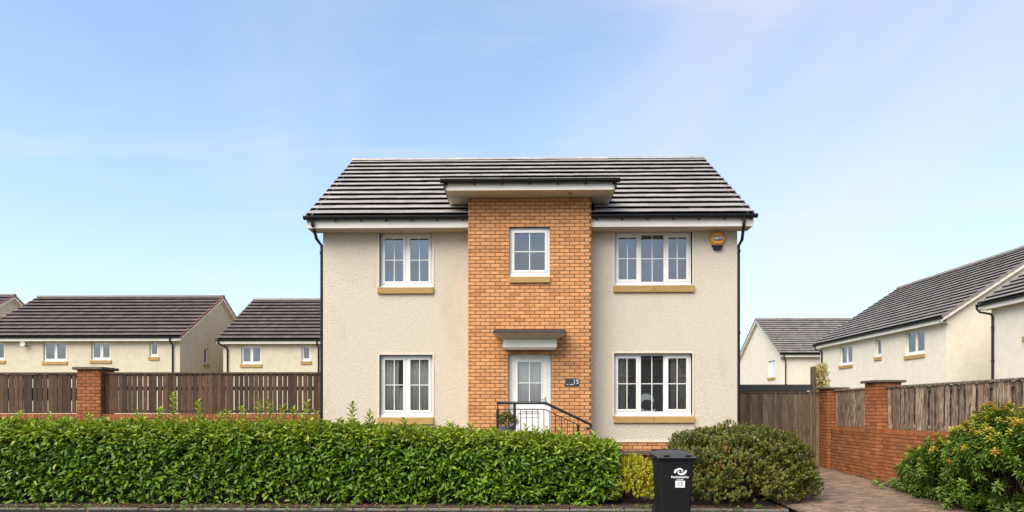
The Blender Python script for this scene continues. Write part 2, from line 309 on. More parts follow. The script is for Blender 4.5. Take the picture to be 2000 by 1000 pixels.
def walls_with_openings(mb, x0, x1, y0, y1, z0, z1, ops):
    """solid wall slab along X with rectangular openings (a,b,c,d)"""
    xs = sorted({x0, x1, *[o[0] for o in ops], *[o[1] for o in ops]}); zs = sorted({z0, z1, *[max(z0, o[2]) for o in ops], *[min(z1, o[3]) for o in ops]})
    inside = lambda x, z: any(a < x < b and c < z < d for a, b, c, d in ops)
    g = [[not inside((xs[i] + xs[i + 1]) / 2, (zs[j] + zs[j + 1]) / 2) for j in range(len(zs) - 1)] for i in range(len(xs) - 1)]
    V = lambda x, y, z: (x, y, z)
    for i in range(len(xs) - 1):
        for j in range(len(zs) - 1):
            if not g[i][j]: continue
            a, b, c, d = xs[i], xs[i + 1], zs[j], zs[j + 1]
            mb.quad((a, y0, c), (b, y0, c), (b, y0, d), (a, y0, d)); mb.quad((b, y1, c), (a, y1, c), (a, y1, d), (b, y1, d))
            if i == 0 or not g[i - 1][j]: mb.quad((a, y1, c), (a, y0, c), (a, y0, d), (a, y1, d))
            if i == len(xs) - 2 or not g[i + 1][j]: mb.quad((b, y0, c), (b, y1, c), (b, y1, d), (b, y0, d))
            if j == 0 or not g[i][j - 1]: mb.quad((a, y1, c), (b, y1, c), (b, y0, c), (a, y0, c))
            if j == len(zs) - 2 or not g[i][j + 1]: mb.quad((a, y0, d), (b, y0, d), (b, y1, d), (a, y1, d))
    return mb
def ring(mb, x0, x1, y0, y1, z0, z1, t, tb=None):
    tb = tb or t
    mb.box(x0, x0 + t, y0, y1, z0, z1); mb.box(x1 - t, x1, y0, y1, z0, z1); mb.box(x0 + t, x1 - t, y0, y1, z0, z0 + tb); mb.box(x0 + t, x1 - t, y0, y1, z1 - t, z1); return mb
# ---- windows: frame > sash, pane, glazing_bar, window_ledge, stone_sill
def window(parent, x0, x1, z0, z1, y, lights, sill=None, joints=0, small=False, bars=True):
    """front plane of the frame at y; lights: list of (width share, opening sash?)"""
    fr = .05; ledge = .05 if not small else .06
    f = ring(MB(), x0, x1, y, y + .07, z0 + ledge, z1, fr); zb, zt = z0 + ledge + fr, z1 - fr
    tot = sum(w for w, _ in lights); mul = .05; avail = (x1 - x0) - 2 * fr - mul * (len(lights) - 1); cx = x0 + fr; cells = []
    for k, (w, op) in enumerate(lights):
        a, b = cx, cx + avail * w / tot; cells.append((a, b, op)); cx = b + mul
        if k < len(lights) - 1: f.box(b, b + mul, y, y + .07, zb, zt)
    win = f.build('window', 'white', parent)
    MB().box(x0 - (0 if small else .01), x1 + (0 if small else .01), y - .045, y + .06, z0, z0 + ledge - .002).build('window_ledge', 'white', win)
    for a, b, op in cells:
        ga, gb, gc, gd = a, b, zb, zt; gy = y + .03
        if op:
            s = .052; ring(MB(), a + .002, b - .002, y - .012, y + .05, zb + .002, zt - .002, s).build('sash', 'white', win)
            ga, gb, gc, gd = a + s, b - s, zb + s, zt - s; gy = y + .012
        if bars:
            bw = .018; mx_, mz = (ga + gb) / 2, (gc + gd) / 2
            g = MB(); g.box(mx_ - bw / 2, mx_ + bw / 2, gy - .006, gy + .012, gc, gd); g.box(ga, mx_ - bw / 2, gy - .0055, gy + .0115, mz - bw / 2, mz + bw / 2); g.box(mx_ + bw / 2, gb, gy - .0055, gy + .0115, mz - bw / 2, mz + bw / 2)
            g.build('glazing_bar', 'white', win)
            q = [(ga, mx_ - bw / 2, gc, mz - bw / 2), (mx_ + bw / 2, gb, gc, mz - bw / 2), (ga, mx_ - bw / 2, mz + bw / 2, gd), (mx_ + bw / 2, gb, mz + bw / 2, gd)]
        else: q = [(ga, gb, gc, gd)]
        for (a2, b2, c2, d2) in q: MB().quad((a2, gy + .003, c2), (b2, gy + .003, c2), (b2, gy + .003, d2), (a2, gy + .003, d2)).build('pane', 'glass', win)
    if sill:
        sx0, sx1, sz0, sz1, sy = sill; n = joints + 1
        for k in range(n):
            a = sx0 + (sx1 - sx0) * k / n + (.004 if k else 0); b = sx0 + (sx1 - sx0) * (k + 1) / n - (.004 if k < n - 1 else 0)
            bevel(MB().box(a, b, sy, y + .05, sz0, sz1).build('stone_sill', 'sandstone', win), .006)
    return win
def gutter(parent, p0, p1, r=.06, brackets=.6, axis='x'):
    """half-round gutter between two points along local x"""
    x0, y, z = p0; x1 = p1[0]
    n = 9; prof = [(math.cos(math.pi + math.pi * i / (n - 1)) * r, math.sin(math.pi + math.pi * i / (n - 1)) * r) for i in range(n)]
    prof = [(-r, .014)] + prof + [(r, .014)]
    inn = [(u * .88, v * .88) for u, v in prof[::-1]]
    g = MB().prism(prof + inn, x0, x1, lambda u, v, a: (a, y + u, z + v))
    for x in (x0, x1): g.prism(prof, x - .006, x + .006, lambda u, v, a: (a, y + u * 1.06, z + v * 1.06))
    o = g.build('gutter', 'black_plastic', parent)
    if brackets:
        k = int((x1 - x0) / brackets)
        for i in range(k + 1):
            x = x0 + .12 + (x1 - x0 - .24) * i / max(k, 1); b = MB()
            b.prism([(u * 1.1, v * 1.1) for u, v in prof] , x - .014, x + .014, lambda u, v, a: (a, y + u, z + v)); b.box(x - .014, x + .014, y + r * .6, y + r + .035, z - r * 1.35, z - .01)
            b.build('bracket', 'black_plastic', o)
    return o
def pipe(parent, path, r=.034, clips=()):
    o = MB().tube(path, r, 10).build('downpipe', 'black_plastic', parent, smooth=False)
    for (x, y, z) in clips: MB().tube([(x, y, z - .025), (x, y, z + .025)], r * 1.35, 10).build('pipe_clip', 'black_plastic', o)
    return o

# ================================================================== SETTING
g = MB(); g.quad((-600, -600, -.12), (600, -600, -.12), (600, 900, -.12), (-600, 900, -.12)); tag(g.build('ground', 'terrain'), kind='structure')
tag(MB().quad((-80, -30, 0), (80, -30, 0), (80, 10.98, 0), (-80, 10.98, 0)).build('road', 'asphalt'), kind='structure')
def slope_z(y): return max(0.004, .004 + .03 * (y - 9.0))
kerb = tag(MB().quad((-24, 10.98, -.02), (4.5, 10.98, -.02), (4.5, 11.12, -.02), (-24, 11.12, -.02)).build('kerb', 'soil'), kind='structure')
km = bevel(MB().box(-.452, .452, -.04, .04, -.1, .0).build('kerb_stone', 'concrete', kerb), .012); kme = km.data; bpy.data.objects.remove(km)
x = -13.4
while x < 4.3:
    o = link('kerb_stone', kme, kerb, (x, 11.06 + random.uniform(-.006, .006), .032 + random.uniform(-.012, .006))); o.rotation_euler = (0, random.uniform(-.004, .004), random.uniform(-.008, .008)); bevel(o, .012); x += .915
n = 60; sb = MB()
def bed(name, x0, x1, y0, y1, z, nx, ny, amp, m, zf=None):
    xs = np.linspace(x0, x1, nx); ys = np.linspace(y0, y1, ny); v = []; 
    for j in range(ny):
        for i in range(nx):
            e = 0 if (i in (0, nx - 1) or j in (0, ny - 1)) else random.uniform(-amp, amp)
            v.append((xs[i], ys[j], (zf(ys[j]) if zf else z) + e))
    f = [(j * nx + i, j * nx + i + 1, (j + 1) * nx + i + 1, (j + 1) * nx + i) for j in range(ny - 1) for i in range(nx - 1)]
    return tag(MB().add(v, f).build(name, m, smooth=True), kind='structure')
bed('planting_bed', -14, 5.0, 11.115, 12.75, .035, 120, 14, .018, 'soil')
bed('front_lawn', -14, 5.0, 12.75, 14.95, .055, 100, 16, .012, 'lawn')
bed('wall_bed', 7.32, 7.9, 8.2, 14.0, .05, 10, 60, .02, 'soil', zf=lambda y: slope_z(y) + .03)
# driveway: bedding sheet plus paving blocks
DX0, DX1, DY0, DY1 = 4.45, 7.62, 9.3, 17.6
drive = tag(MB().quad((DX0 - .02, DY0, slope_z(DY0)), (DX1, DY0, slope_z(DY0)), (DX1, DY1, slope_z(DY1)), (DX0 - .02, DY1, slope_z(DY1))).build('driveway', 'joint_sand'), kind='structure')
c = .006; a, b = .0955, .0455
pv = [(-a + c, -b + c, .012), (a - c, -b + c, .012), (a - c, b - c, .012), (-a + c, b - c, .012), (-a, -b, .006), (a, -b, .006), (a, b, .006), (-a, b, .006), (-a, -b, -.02), (a, -b, -.02), (a, b, -.02), (-a, b, -.02)]
pf = [(0, 1, 2, 3)] + [(4 + i, 4 + (i + 1) % 4, (i + 1) % 4, i) for i in range(4)] + [(8 + i, 8 + (i + 1) % 4, 4 + (i + 1) % 4, 4 + i) for i in range(4)]
pm = MB().add(pv, pf).mesh('paving_block', 'paving'); blocks = []
ny = int((DY1 - DY0) / .1)
for j in range(ny):
    y = DY0 + .05 + j * .1
    for i in range(int((DX1 - DX0) / .2)):
        x = DX0 + .1 + i * .2 + (.1 if j % 2 else 0)
        if x > DX1 - .1 or (y < 13.7 and x > 7.42): continue
        blocks.append((x, y))
def blk_key(p):
    vis = p[1] > 10.75 and p[0] > 4.6 + max(0, 11.9 - p[1]) * .2
    return (0 if vis else 1, p[1])
blocks.sort(key=blk_key); rest = MB(); tilt = math.atan(.03)
for k, (x, y) in enumerate(blocks):
    p = Vector((x, y, slope_z(y) + random.uniform(-.002, .002))); e = Euler((tilt + random.uniform(-.012, .012), random.uniform(-.012, .012), random.uniform(-.012, .012)))
    if k < 300:
        o = link('paving_block', pm, drive, p); o.rotation_euler = e
    else:
        M = Matrix.Translation(p) @ e.to_matrix().to_4x4(); rest.add([M @ Vector(v) for v in pv], pf, random.random() * .98 + .01)
rest.build('paving', 'paving', drive, kind='stuff')

# ================================================================== MAIN HOUSE
HX0, HX1, YW, YB = -4.456, 4.703, 14.5, 21.5
TX0, TX1, YT = -1.186, 1.448, 14.0
SOF = 5.63
house = thing('detached_house', 'detached cream rendered house with orange brick entrance bay and dark tiled roof', 'house', (.12, 14.5, 0))
W = {'LU': (-3.198, -2.013, 4.41, SOF), 'LL': (-3.198, -2.013, 1.535, 2.917), 'RU': (2.007, 3.717, 4.437, SOF), 'RL': (1.996, 3.717, 1.557, 2.943)}
PL = 1.0
walls_with_openings(MB(), HX0, TX0 + .05, YW, YW + .3, PL, SOF + .1, [W['LU'], W['LL']]).build('front_wall', 'render', house)
walls_with_openings(MB(), TX1 - .05, HX1, YW, YW + .3, PL, SOF + .1, [W['RU'], W['RL']]).build('front_wall', 'render', house)
# gable and rear walls
yr, zr = 18.0, 8.42
for x0, x1 in ((HX0, HX0 + .3), (HX1 - .3, HX1)):
    gm = MB().prism([(YW + .3, PL), (YB, PL), (YB, SOF + .1), (yr, zr - .1), (YW + .3, SOF + .26)], x0, x1, lambda u, v, a: (a, u, v)); gm.build('gable_wall', 'render', house)
MB().box(HX0, HX1, YB + .001, YB + .3, 0, SOF + .1).build('rear_wall', 'render', house)
# smooth bands round the openings (thin raised render margins)
for k, (a, b, c_, d) in W.items():
    t = .035
    if k in ('LL', 'RL'): MB().box(a - t, b + t, YW - .012, YW + .1, d, d + t).build('window_surround', 'smooth_band', house)
    for p_, q_ in ((a - t, a), (b, b + t)): MB().box(p_, q_, YW - .012, YW + .12, c_, d).build('window_surround', 'smooth_band', house)
# bell-cast drip above the plinth
for p_, q_ in ((HX0 - .012, TX0), (TX1, HX1 + .012)): MB().box(p_, q_, YW - .022, YW + .01, PL - .02, PL + .02).build('drip_trim', 'smooth_band', house)
# plinth brickwork
pl0 = MB().box(HX0 + .01, TX0, YW + .012, YW + .3, -.1, PL - .02).build('plinth', 'mortar', house)
pl = MB().box(TX1, HX1 - .01, YW + .012, YW + .3, -.1, PL - .02).build('plinth', 'mortar', house)
BL, BH = .2025, .0678
bm_ = brick_mesh('brick', 'brick', BL, BH); pbm = brick_mesh('plinth_brick', 'brick', BL, BH)
its = brick_layout(TX1 + .01, HX1, PL - .02 - 13 * .0778, PL - .02, .2125, .0778)
lay_bricks(pl, its, lambda u, z: (u, YW + .004, z), 'brick', pbm, BL, BH, n_single=120, score=lambda i: (abs(i[0] - 2.2) > .7, -i[1]))
its = brick_layout(HX0, TX0 - .01, PL - .02 - 13 * .0778, PL - .02, .2125, .0778)
lay_bricks(pl0, its, lambda u, z: (u, YW + .004, z), 'brick', pbm, BL, BH, n_single=0)
# rooms behind the windows
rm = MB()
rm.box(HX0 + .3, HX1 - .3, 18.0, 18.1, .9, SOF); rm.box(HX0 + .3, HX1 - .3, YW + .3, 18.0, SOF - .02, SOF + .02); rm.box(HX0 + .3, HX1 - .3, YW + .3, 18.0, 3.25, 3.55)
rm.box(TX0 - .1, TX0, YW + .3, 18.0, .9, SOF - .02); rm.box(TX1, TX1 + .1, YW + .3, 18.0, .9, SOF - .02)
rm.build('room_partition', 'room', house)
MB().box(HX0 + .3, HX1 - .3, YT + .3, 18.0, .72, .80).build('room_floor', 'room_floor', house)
# ---------------- brick entrance bay
TW = (-.299, .564, 4.40, 5.606); DR = (-.321, .586, .82, 2.903)
bay = walls_with_openings(MB(), TX0 + .006, TX1 - .006, YT + .006, YT + .3, -.1, 6.22, [TW, DR])
bay.box(TX0 + .006, TX0 + .25, YT + .3, YW + .3, 0, 6.2); bay.box(TX1 - .25, TX1 - .006, YT + .3, YW + .3, 0, 6.2)
bay = bay.build('brick_bay', 'mortar', house)
its = brick_layout(TX0, TX1, 6.22 - 81 * .0778, 6.22, .2125, .0778, [TW, DR], off=.05)
vis = [i for i in its if i[1] > .85]; hid = [i for i in its if i[1] <= .85]
lay_bricks(bay, vis, lambda u, z: (u, YT, z), 'brick', bm_, BL, BH, n_single=300, score=lambda i: (-round(i[2], 2), abs(i[1] - 2.6)))
mb = MB()
for u, z, l, h in hid: mb.box(u - l / 2, u + l / 2, YT, YT + .01, z - h / 2, z + h / 2, random.random() * .9 + .05)
mb.build('base_brickwork', 'brick', bay, kind='stuff')
for sgn, xx in ((-1, TX0), (1, TX1)):
    mb = MB()
    for i in range(80):
        zc = 6.2 - (i + .5) * .0778
        for u0, u1 in (((YT, YT + .1), (YT + .11, YT + .31), (YT + .32, YT + .5)) if i % 2 else ((YT, YT + .2), (YT + .21, YT + .41))):
            mb.box(min(xx, xx - sgn * .01), max(xx, xx - sgn * .01), u0 + .012, u1, zc - .034, zc + .034, random.random() * .9 + .05)
    mb.build('return_brickwork', 'brick', bay, kind='stuff')
MB().box(TW[0] - .09, TW[1] + .09, YT + .02, YT + .11, TW[3] - .005, TW[3] + .004).build('window_lintel', 'black_metal', bay)
# ---------------- windows
yw = YW + .105
window(house, *W['LU'][:2], W['LU'][2], SOF - .005, yw, [(1, True), (1, True)], sill=(-3.233, -1.99, 4.266, 4.406, YW - .055))
window(house, *W['LL'], yw, [(1, True), (1, True)], sill=(-3.233, -1.99, 1.371, 1.529, YW - .055))
window(house, *W['RU'][:2], W['RU'][2], SOF - .005, yw, [(1, True), (.98, False), (1, True)], sill=(1.985, 3.752, 4.282, 4.432, YW - .055), joints=1)
window(house, *W['RL'], yw, [(1, True), (.98, False), (1, True)], sill=(1.985, 3.762, 1.407, 1.552, YW - .055), joints=1)
window(house, TW[0], TW[1], TW[2] + .14, TW[3] - .005, YT + .085, [(1, True)], sill=(-.305, .57, 4.405, 4.533, YT - .05))
# ---------------- door
dy = YT + .10
df = MB(); df.box(DR[0], DR[0] + .07, dy, dy + .07, DR[2], DR[3]); df.box(DR[1] - .07, DR[1], dy, dy + .07, DR[2], DR[3]); df.box(DR[0] + .07, DR[1] - .07, dy, dy + .07, DR[3] - .08, DR[3])
df = df.build('door', 'white', house)
lx0, lx1, lz0, lz1 = DR[0] + .073, DR[1] - .073, DR[2] + .02, DR[3] - .083
gx0, gx1, gz0, gz1 = -.125, .382, 1.87, 2.72
leaf = walls_with_openings(MB(), lx0, lx1, dy + .008, dy + .055, lz0, lz1, [(gx0, gx1, gz0, gz1), (gx0, gx1, lz0 + .15, 1.62)]).build('door_leaf', 'white', df)
MB().box(gx0, gx1, dy + .022, dy + .05, lz0 + .15, 1.62).build('lower_panel', 'white', df)
ring(MB(), gx0 + .05, gx1 - .05, dy + .014, dy + .03, lz0 + .21, 1.56, .025).build('panel_moulding', 'white', df)
ring(MB(), gx0 - .025, gx1 + .025, dy - .004, dy + .02, gz0 - .025, gz1 + .025, .024).build('glazing_bead', 'white', df)
mx_, mz = (gx0 + gx1) / 2, (gz0 + gz1) / 2 - .02
MB().box(mx_ - .009, mx_ + .009, dy + .012, dy + .03, gz0, gz1).box(gx0, mx_ - .009, dy + .0125, dy + .0295, mz - .009, mz + .009).box(mx_ + .009, gx1, dy + .0125, dy + .0295, mz - .009, mz + .009).build('glazing_bar', 'white', df)
for q in ((gx0, mx_ - .009, gz0, mz - .009), (mx_ + .009, gx1, gz0, mz - .009), (gx0, mx_ - .009, mz + .009, gz1), (mx_ + .009, gx1, mz + .009, gz1)):
    MB().quad((q[0], dy + .02, q[2]), (q[1], dy + .02, q[2]), (q[1], dy + .02, q[3]), (q[0], dy + .02, q[3])).build('pane', 'glass', df)
MB().box(lx1 - .058, lx1 - .032, dy - .004, dy + .008, 1.80, 1.98).tube([(lx1 - .045, dy - .002, 1.92), (lx1 - .045, dy - .045, 1.92), (lx1 - .14, dy - .047, 1.92)], .008, 8).build('door_handle', 'steel', df)
ring(MB(), -.03, .29, dy - .006, dy + .009, 1.66, 1.74, .018).box(-.012, .272, dy - .001, dy + .009, 1.678, 1.722).build('letter_box', 'white', df)
MB().box(DR[0] - .02, DR[1] + .02, YT - .06, dy + .07, DR[2] - .06, DR[2] - .002).build('door_sill', 'concrete', df)
# ---------------- canopy
cn = MB(); x0, x1 = -.622, .885
cn.add([(x0, 13.4, 3.274), (x1, 13.4, 3.274), (x1, YT + .006, 3.30), (x0, YT + .006, 3.30), (x0, 13.4, 3.30), (x1, 13.4, 3.30), (x1, YT + .006, 3.42), (x0, YT + .006, 3.42)], [(0, 3, 2, 1), (4, 5, 6, 7), (0, 1, 5, 4), (1, 2, 6, 5), (2, 3, 7, 6), (3, 0, 4, 7)])
cano = cn.build('door_canopy', 'lead', house)
# bevelled cornice under the slab and the frieze box
A = [(x0 + .012, 13.412), (x1 - .012, 13.412), (x1 - .012, YT + .004), (x0 + .012, YT + .004)]; B = [(-.415, 13.72), (.686, 13.72), (.686, YT + .004), (-.415, YT + .004)]
MB().add([(x, y, 3.273) for x, y in A] + [(x, y, 3.17) for x, y in B], [(0, 1, 5, 4), (1, 2, 6, 5), (2, 3, 7, 6), (3, 0, 4, 7), (3, 2, 1, 0), (4, 5, 6, 7)]).build('canopy_cornice', 'soffit', cano)
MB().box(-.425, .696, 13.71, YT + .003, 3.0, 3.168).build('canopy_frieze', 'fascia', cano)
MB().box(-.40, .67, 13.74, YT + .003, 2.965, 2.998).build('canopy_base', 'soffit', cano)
# ---------------- roofs
EY, EZ, RY, RZ = 14.06, 5.855, 18.0, 8.54
RX0, RX1 = -4.705, 4.935
pitch = math.atan2(RZ - EZ, RY - EY); SL = math.hypot(RZ - EZ, RY - EY); NR = 13; gauge = SL / NR
roof = MB()
roof.add([(RX0 + .05, EY + .1, EZ - .03), (RX1 - .05, EY + .1, EZ - .03), (RX1 - .05, RY, RZ - .08), (RX0 + .05, RY, RZ - .08), (RX1 - .05, 2 * RY - EY, EZ - .03), (RX0 + .05, 2 * RY - EY, EZ - .03)], [(0, 1, 2, 3), (3, 2, 4, 5)])
roof = roof.build('roof', 'lead', house)
TWD = .331; ntile = int(round((RX1 - RX0) / TWD)); TWD = (RX1 - RX0) / ntile
tl, tt = gauge + .06, .018
tv = [(-TWD / 2 + .0015, 0, 0), (TWD / 2 - .0015, 0, 0), (TWD / 2 - .0015, tl, 0), (-TWD / 2 + .0015, tl, 0), (-TWD / 2 + .0015, .006, tt), (TWD / 2 - .0015, .006, tt), (TWD / 2 - .0015, tl, tt), (-TWD / 2 + .0015, tl, tt), (-TWD / 2 + .0015, 0, tt - .006), (TWD / 2 - .0015, 0, tt - .006)]
tf = [(0, 1, 9, 8), (8, 9, 5, 4), (4, 5, 6, 7), (0, 8, 4, 7, 3), (1, 2, 6, 5, 9), (0, 3, 2, 1), (2, 3, 7, 6)]
tme = MB().add(tv, tf).mesh('roof_tile', 'tile')
lift = math.atan2(tt + .012, gauge)           # each tile lies on the head of the one below
hx0 = RX0
tiles = []
for i in range(NR):
    s = i * gauge
    for j in range(ntile + (1 if i % 2 else 0)):
        x = RX0 + (j + (0 if i % 2 else .5)) * TWD; w = 1.
        if i % 2 and j == 0: x += TWD / 4; w = .5
        if i % 2 and j == ntile: x -= TWD / 4; w = .5
        y, z = EY + s * math.cos(pitch), EZ + s * math.sin(pitch)
        if TX0 + .12 < x < TX1 - .12 and y < 15.3: continue
        tiles.append((x, y, z, w, i))
front_ct = 0; rest = MB()
tiles.sort(key=lambda t: (t[3] < 1, t[4]))
for k, (x, y, z, w, i) in enumerate(tiles):
    e = Euler((pitch - .185 + random.uniform(-.004, .004), random.uniform(-.005, .005), random.uniform(-.003, .003)))
    p = Vector((x, y, z + .080 + random.uniform(-.002, .002)))
    if k < 300:
        o = link('roof_tile', tme, roof, p); o.rotation_euler = e; o.scale = (w, 1, 1)
    else:
        M = Matrix.Translation(p) @ e.to_matrix().to_4x4() @ Matrix.Diagonal((w, 1, 1, 1)); rest.add([M @ Vector(v) for v in tv], tf, random.random() * .98 + .01)
# rear slope tile courses, seen from nowhere in front but closing the roof
for i in range(NR):
    s = i * gauge; M = Matrix.Translation((.115, 2 * RY - EY - s * math.cos(pitch), EZ + s * math.sin(pitch) + .02)) @ Euler((-(pitch - lift * .7), 0, 0)).to_matrix().to_4x4()
    rest.xbox(M @ Matrix.Translation((0, -tl / 2, tt / 2)), RX1 - RX0, tl, tt, random.random() * .9 + .05)
rest.build('roof_tiling', 'tile', roof, kind='stuff')
k = 22
for i in range(k):
    a = RX0 + (RX1 - RX0) * i / k; b = RX0 + (RX1 - RX0) * (i + 1) / k; z0 = RZ + .015 + random.uniform(-.004, .004); n = 7
    prof = [(math.cos(math.pi * j / (n - 1)) * .13, math.sin(math.pi * j / (n - 1)) * .085 - .02) for j in range(n)]
    MB().prism([(RY + u, z0 + v) for u, v in prof], a + .003, b - .003, lambda u, v, a_: (a_, u, v)).build('ridge_tile', 'tile', roof)
# bargeboards / verge
for sx, x in ((-1, RX0 + .03), (1, RX1 - .03)):
    v = MB(); t = .02
    for ya, yb in ((EY + .05, RY), (2 * RY - EY - .05, RY)):
        v.prism([(ya, EZ - .17), (ya, EZ - .05), (yb, RZ - .08), (yb, RZ - .2)][::1 if ya < yb else -1], x - t, x + t, lambda u, w, a: (a, u, w))
    v.build('bargeboard', 'fascia', house)
    v = MB(); xo = RX0 if sx < 0 else RX1
    for ya, yb in ((EY + .02, RY), (2 * RY - EY - .02, RY)):
        v.prism([(ya, EZ - .03), (ya, EZ + .055), (yb, RZ + .045), (yb, RZ - .05)][::1 if ya < yb else -1], min(xo, xo - sx * .055) + .002, max(xo, xo - sx * .055) - .002, lambda u, w, a: (a, u, w))
    v.build('verge_trim', 'black_plastic', house)
    # boxed verge soffit return at the front corner
    x_in = HX0 if sx < 0 else HX1
    q = MB(); 
    for ya, yb in ((EY + .09, RY), (2 * RY - EY - .09, RY)):
        q.quad((x_in, ya, EZ - .15), (x, ya, EZ - .15), (x, yb, RZ - .18), (x_in, yb, RZ - .18))
    q.build('verge_soffit', 'soffit', house)
FY = 14.10
for a, b in ((RX0 + .02, TX0), (TX1, RX1 - .02)):
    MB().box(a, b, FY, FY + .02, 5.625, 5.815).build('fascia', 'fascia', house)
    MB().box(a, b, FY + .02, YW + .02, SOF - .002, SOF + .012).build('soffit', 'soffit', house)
    aa, bb = (a - .04, b - .004) if a < 0 else (a + .004, b + .055)
    gutter(house, (aa, FY - .066, 5.845), (bb, 0, 0), r=.062, brackets=.58)
# roof flashing beside the bay
for s, x in ((-1, TX0), (1, TX1)):
    xa, xb = (x - .07, x) if s < 0 else (x, x + .07)
    f = MB(); y0, y1 = EY + .0, EY + .62; zf = lambda y: EZ + (y - EY) * math.tan(pitch)
    f.add([(xa, y0, zf(y0) + .07), (xb, y0, zf(y0) + .07), (xb, y1, zf(y1) + .09), (xa, y1, zf(y1) + .09), (xb, y0, zf(y0) + .19), (xb, y1, zf(y1) + .2)], [(0, 1, 2, 3), (1, 4, 5, 2), (0, 3, 2, 1)])
    f.build('roof_flashing', 'lead', house)
# ---------------- bay roof
BX0, BX1, BY = -1.60, 1.862, 13.5
br = MB(); br.add([(BX0 - .06, BY - .08, 6.44), (BX1 + .06, BY - .08, 6.44), (BX1 + .06, 15.6, 6.80), (BX0 - .06, 15.6, 6.80), (BX0 - .06, BY - .08, 6.41), (BX1 + .06, BY - .08, 6.41), (BX1 + .06, 15.6, 6.77), (BX0 - .06, 15.6, 6.77)],
                  [(0, 1, 2, 3), (4, 7, 6, 5), (0, 4, 5, 1), (1, 5, 6, 2), (3, 2, 6, 7), (0, 3, 7, 4)])
bayroof = br.build('bay_roof', 'tile', house)
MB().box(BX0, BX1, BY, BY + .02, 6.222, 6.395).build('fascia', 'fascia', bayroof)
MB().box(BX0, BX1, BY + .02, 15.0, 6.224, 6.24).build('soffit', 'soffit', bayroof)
for x in (BX0, BX1):
    MB().add([(x - .012, BY + .0, 6.222), (x + .012, BY, 6.222), (x + .012, 15.4, 6.222), (x - .012, 15.4, 6.222), (x - .012, BY, 6.34), (x + .012, BY, 6.34), (x + .012, 15.4, 6.34), (x - .012, 15.4, 6.34)], [(0, 3, 2, 1), (4, 5, 6, 7), (0, 1, 5, 4), (1, 2, 6, 5), (2, 3, 7, 6), (3, 0, 4, 7)]).build('side_fascia', 'fascia', bayroof)
    s = -1 if x < 0 else 1
    MB().add([(x + s * .014, BY - .05, 6.26), (x + s * .05, BY - .05, 6.26), (x + s * .05, 15.4, 6.30), (x + s * .014, 15.4, 6.30), (x + s * .014, BY - .05, 6.43), (x + s * .05, BY - .05, 6.43), (x + s * .05, 15.4, 6.76), (x + s * .014, 15.4, 6.76)], [(0, 3, 2, 1), (4, 5, 6, 7), (0, 1, 5, 4), (1, 2, 6, 5), (2, 3, 7, 6), (3, 0, 4, 7)]).build('verge_trim', 'black_plastic', bayroof)
gutter(bayroof, (BX0 - .1, BY - .066, 6.41), (BX1 + .105, 0, 0), r=.062, brackets=.6)
MB().tube([(.98, 13.72, 6.215), (.98, 13.72, 6.225)], .05, 12).build('soffit_vent', 'sandstone', bayroof)
# ---------------- downpipes at the two front corners
xl, xr_ = HX0 - .05, HX1 + .05
pipe(house, [(RX0 + .16, FY - .066, 5.80), (RX0 + .16, FY - .066, 5.70), (xl - .1, YW + .02, 5.50), (xl, YW + .07, 5.36), (xl, YW + .07, .1)], clips=[(xl, YW + .07, z) for z in (5.2, 3.4, 1.6)])
pipe(house, [(RX1 - .24, FY - .066, 5.80), (RX1 - .24, FY - .066, 5.68), (xr_ + .06, YW + .02, 5.44), (xr_, YW + .07, 5.32), (xr_, YW + .07, .1)], clips=[(xr_, YW + .07, z) for z in (5.2, 3.4, 1.6)])

# ---------------- things on the house
plate = thing('house_number_sign', 'dark slate house number plate reading 15 beside the door', 'sign', (1.04, YT, 2.2))
bevel(MB().box(.892, 1.186, YT - .018, YT - .001, 2.203, 2.367).build('slate_plate', 'slate', plate), .004)
text_obj('lettering', '15', .135, 'grey_print', plate, facing(1.118, YT - .0195, 2.292), bold=.002)
MB().box(.915, .955, YT - .0215, YT - .019, 2.226, 2.240).box(.985, 1.07, YT - .0215, YT - .019, 2.226, 2.242).build('lettering', 'grey_print', plate)
al = thing('alarm_box', 'yellow hexagonal burglar alarm box under the eaves', 'alarm', (4.24, YW, 5.4))
hexp = lambda r, cx, cz, sq=1.: [(cx + r * math.cos(R(60 * i)), cz + r * sq * math.sin(R(60 * i))) for i in range(6)]
ax, az = 4.255, 5.445
fA, fB = hexp(.175, ax, az, .92), hexp(.135, ax, az, .92)
MB().add([(u, YW - .002, v) for u, v in fA] + [(u, YW - .075, v) for u, v in fA] + [(u, YW - .105, v) for u, v in fB],
         [(6 + i, 6 + (i + 1) % 6, (i + 1) % 6, i) for i in range(6)] + [(12 + i, 12 + (i + 1) % 6, 6 + (i + 1) % 6, 6 + i) for i in range(6)] + [(12, 13, 14, 15, 16, 17)]).build('alarm_cover', 'alarm_yellow', al)
MB().prism([(ax - .12, az - .135), (ax - .075, az - .235), (ax + .075, az - .235), (ax + .12, az - .135)], YW - .075, YW - .002, lambda u, v, a: (u, a, v)).build('strobe_lens', 'black_plastic', al)
MB().box(ax - .082, ax + .082, YW - .108, YW - .104, az - .052, az + .052).build('logo_plate', 'navy_print', al)
text_obj('lettering', 'ADT', .085, 'white_print', al, facing(ax, YW - .1095, az) @ Matrix.Shear('XZ', 4, (.0, .0)), bold=.004, wide=.92)
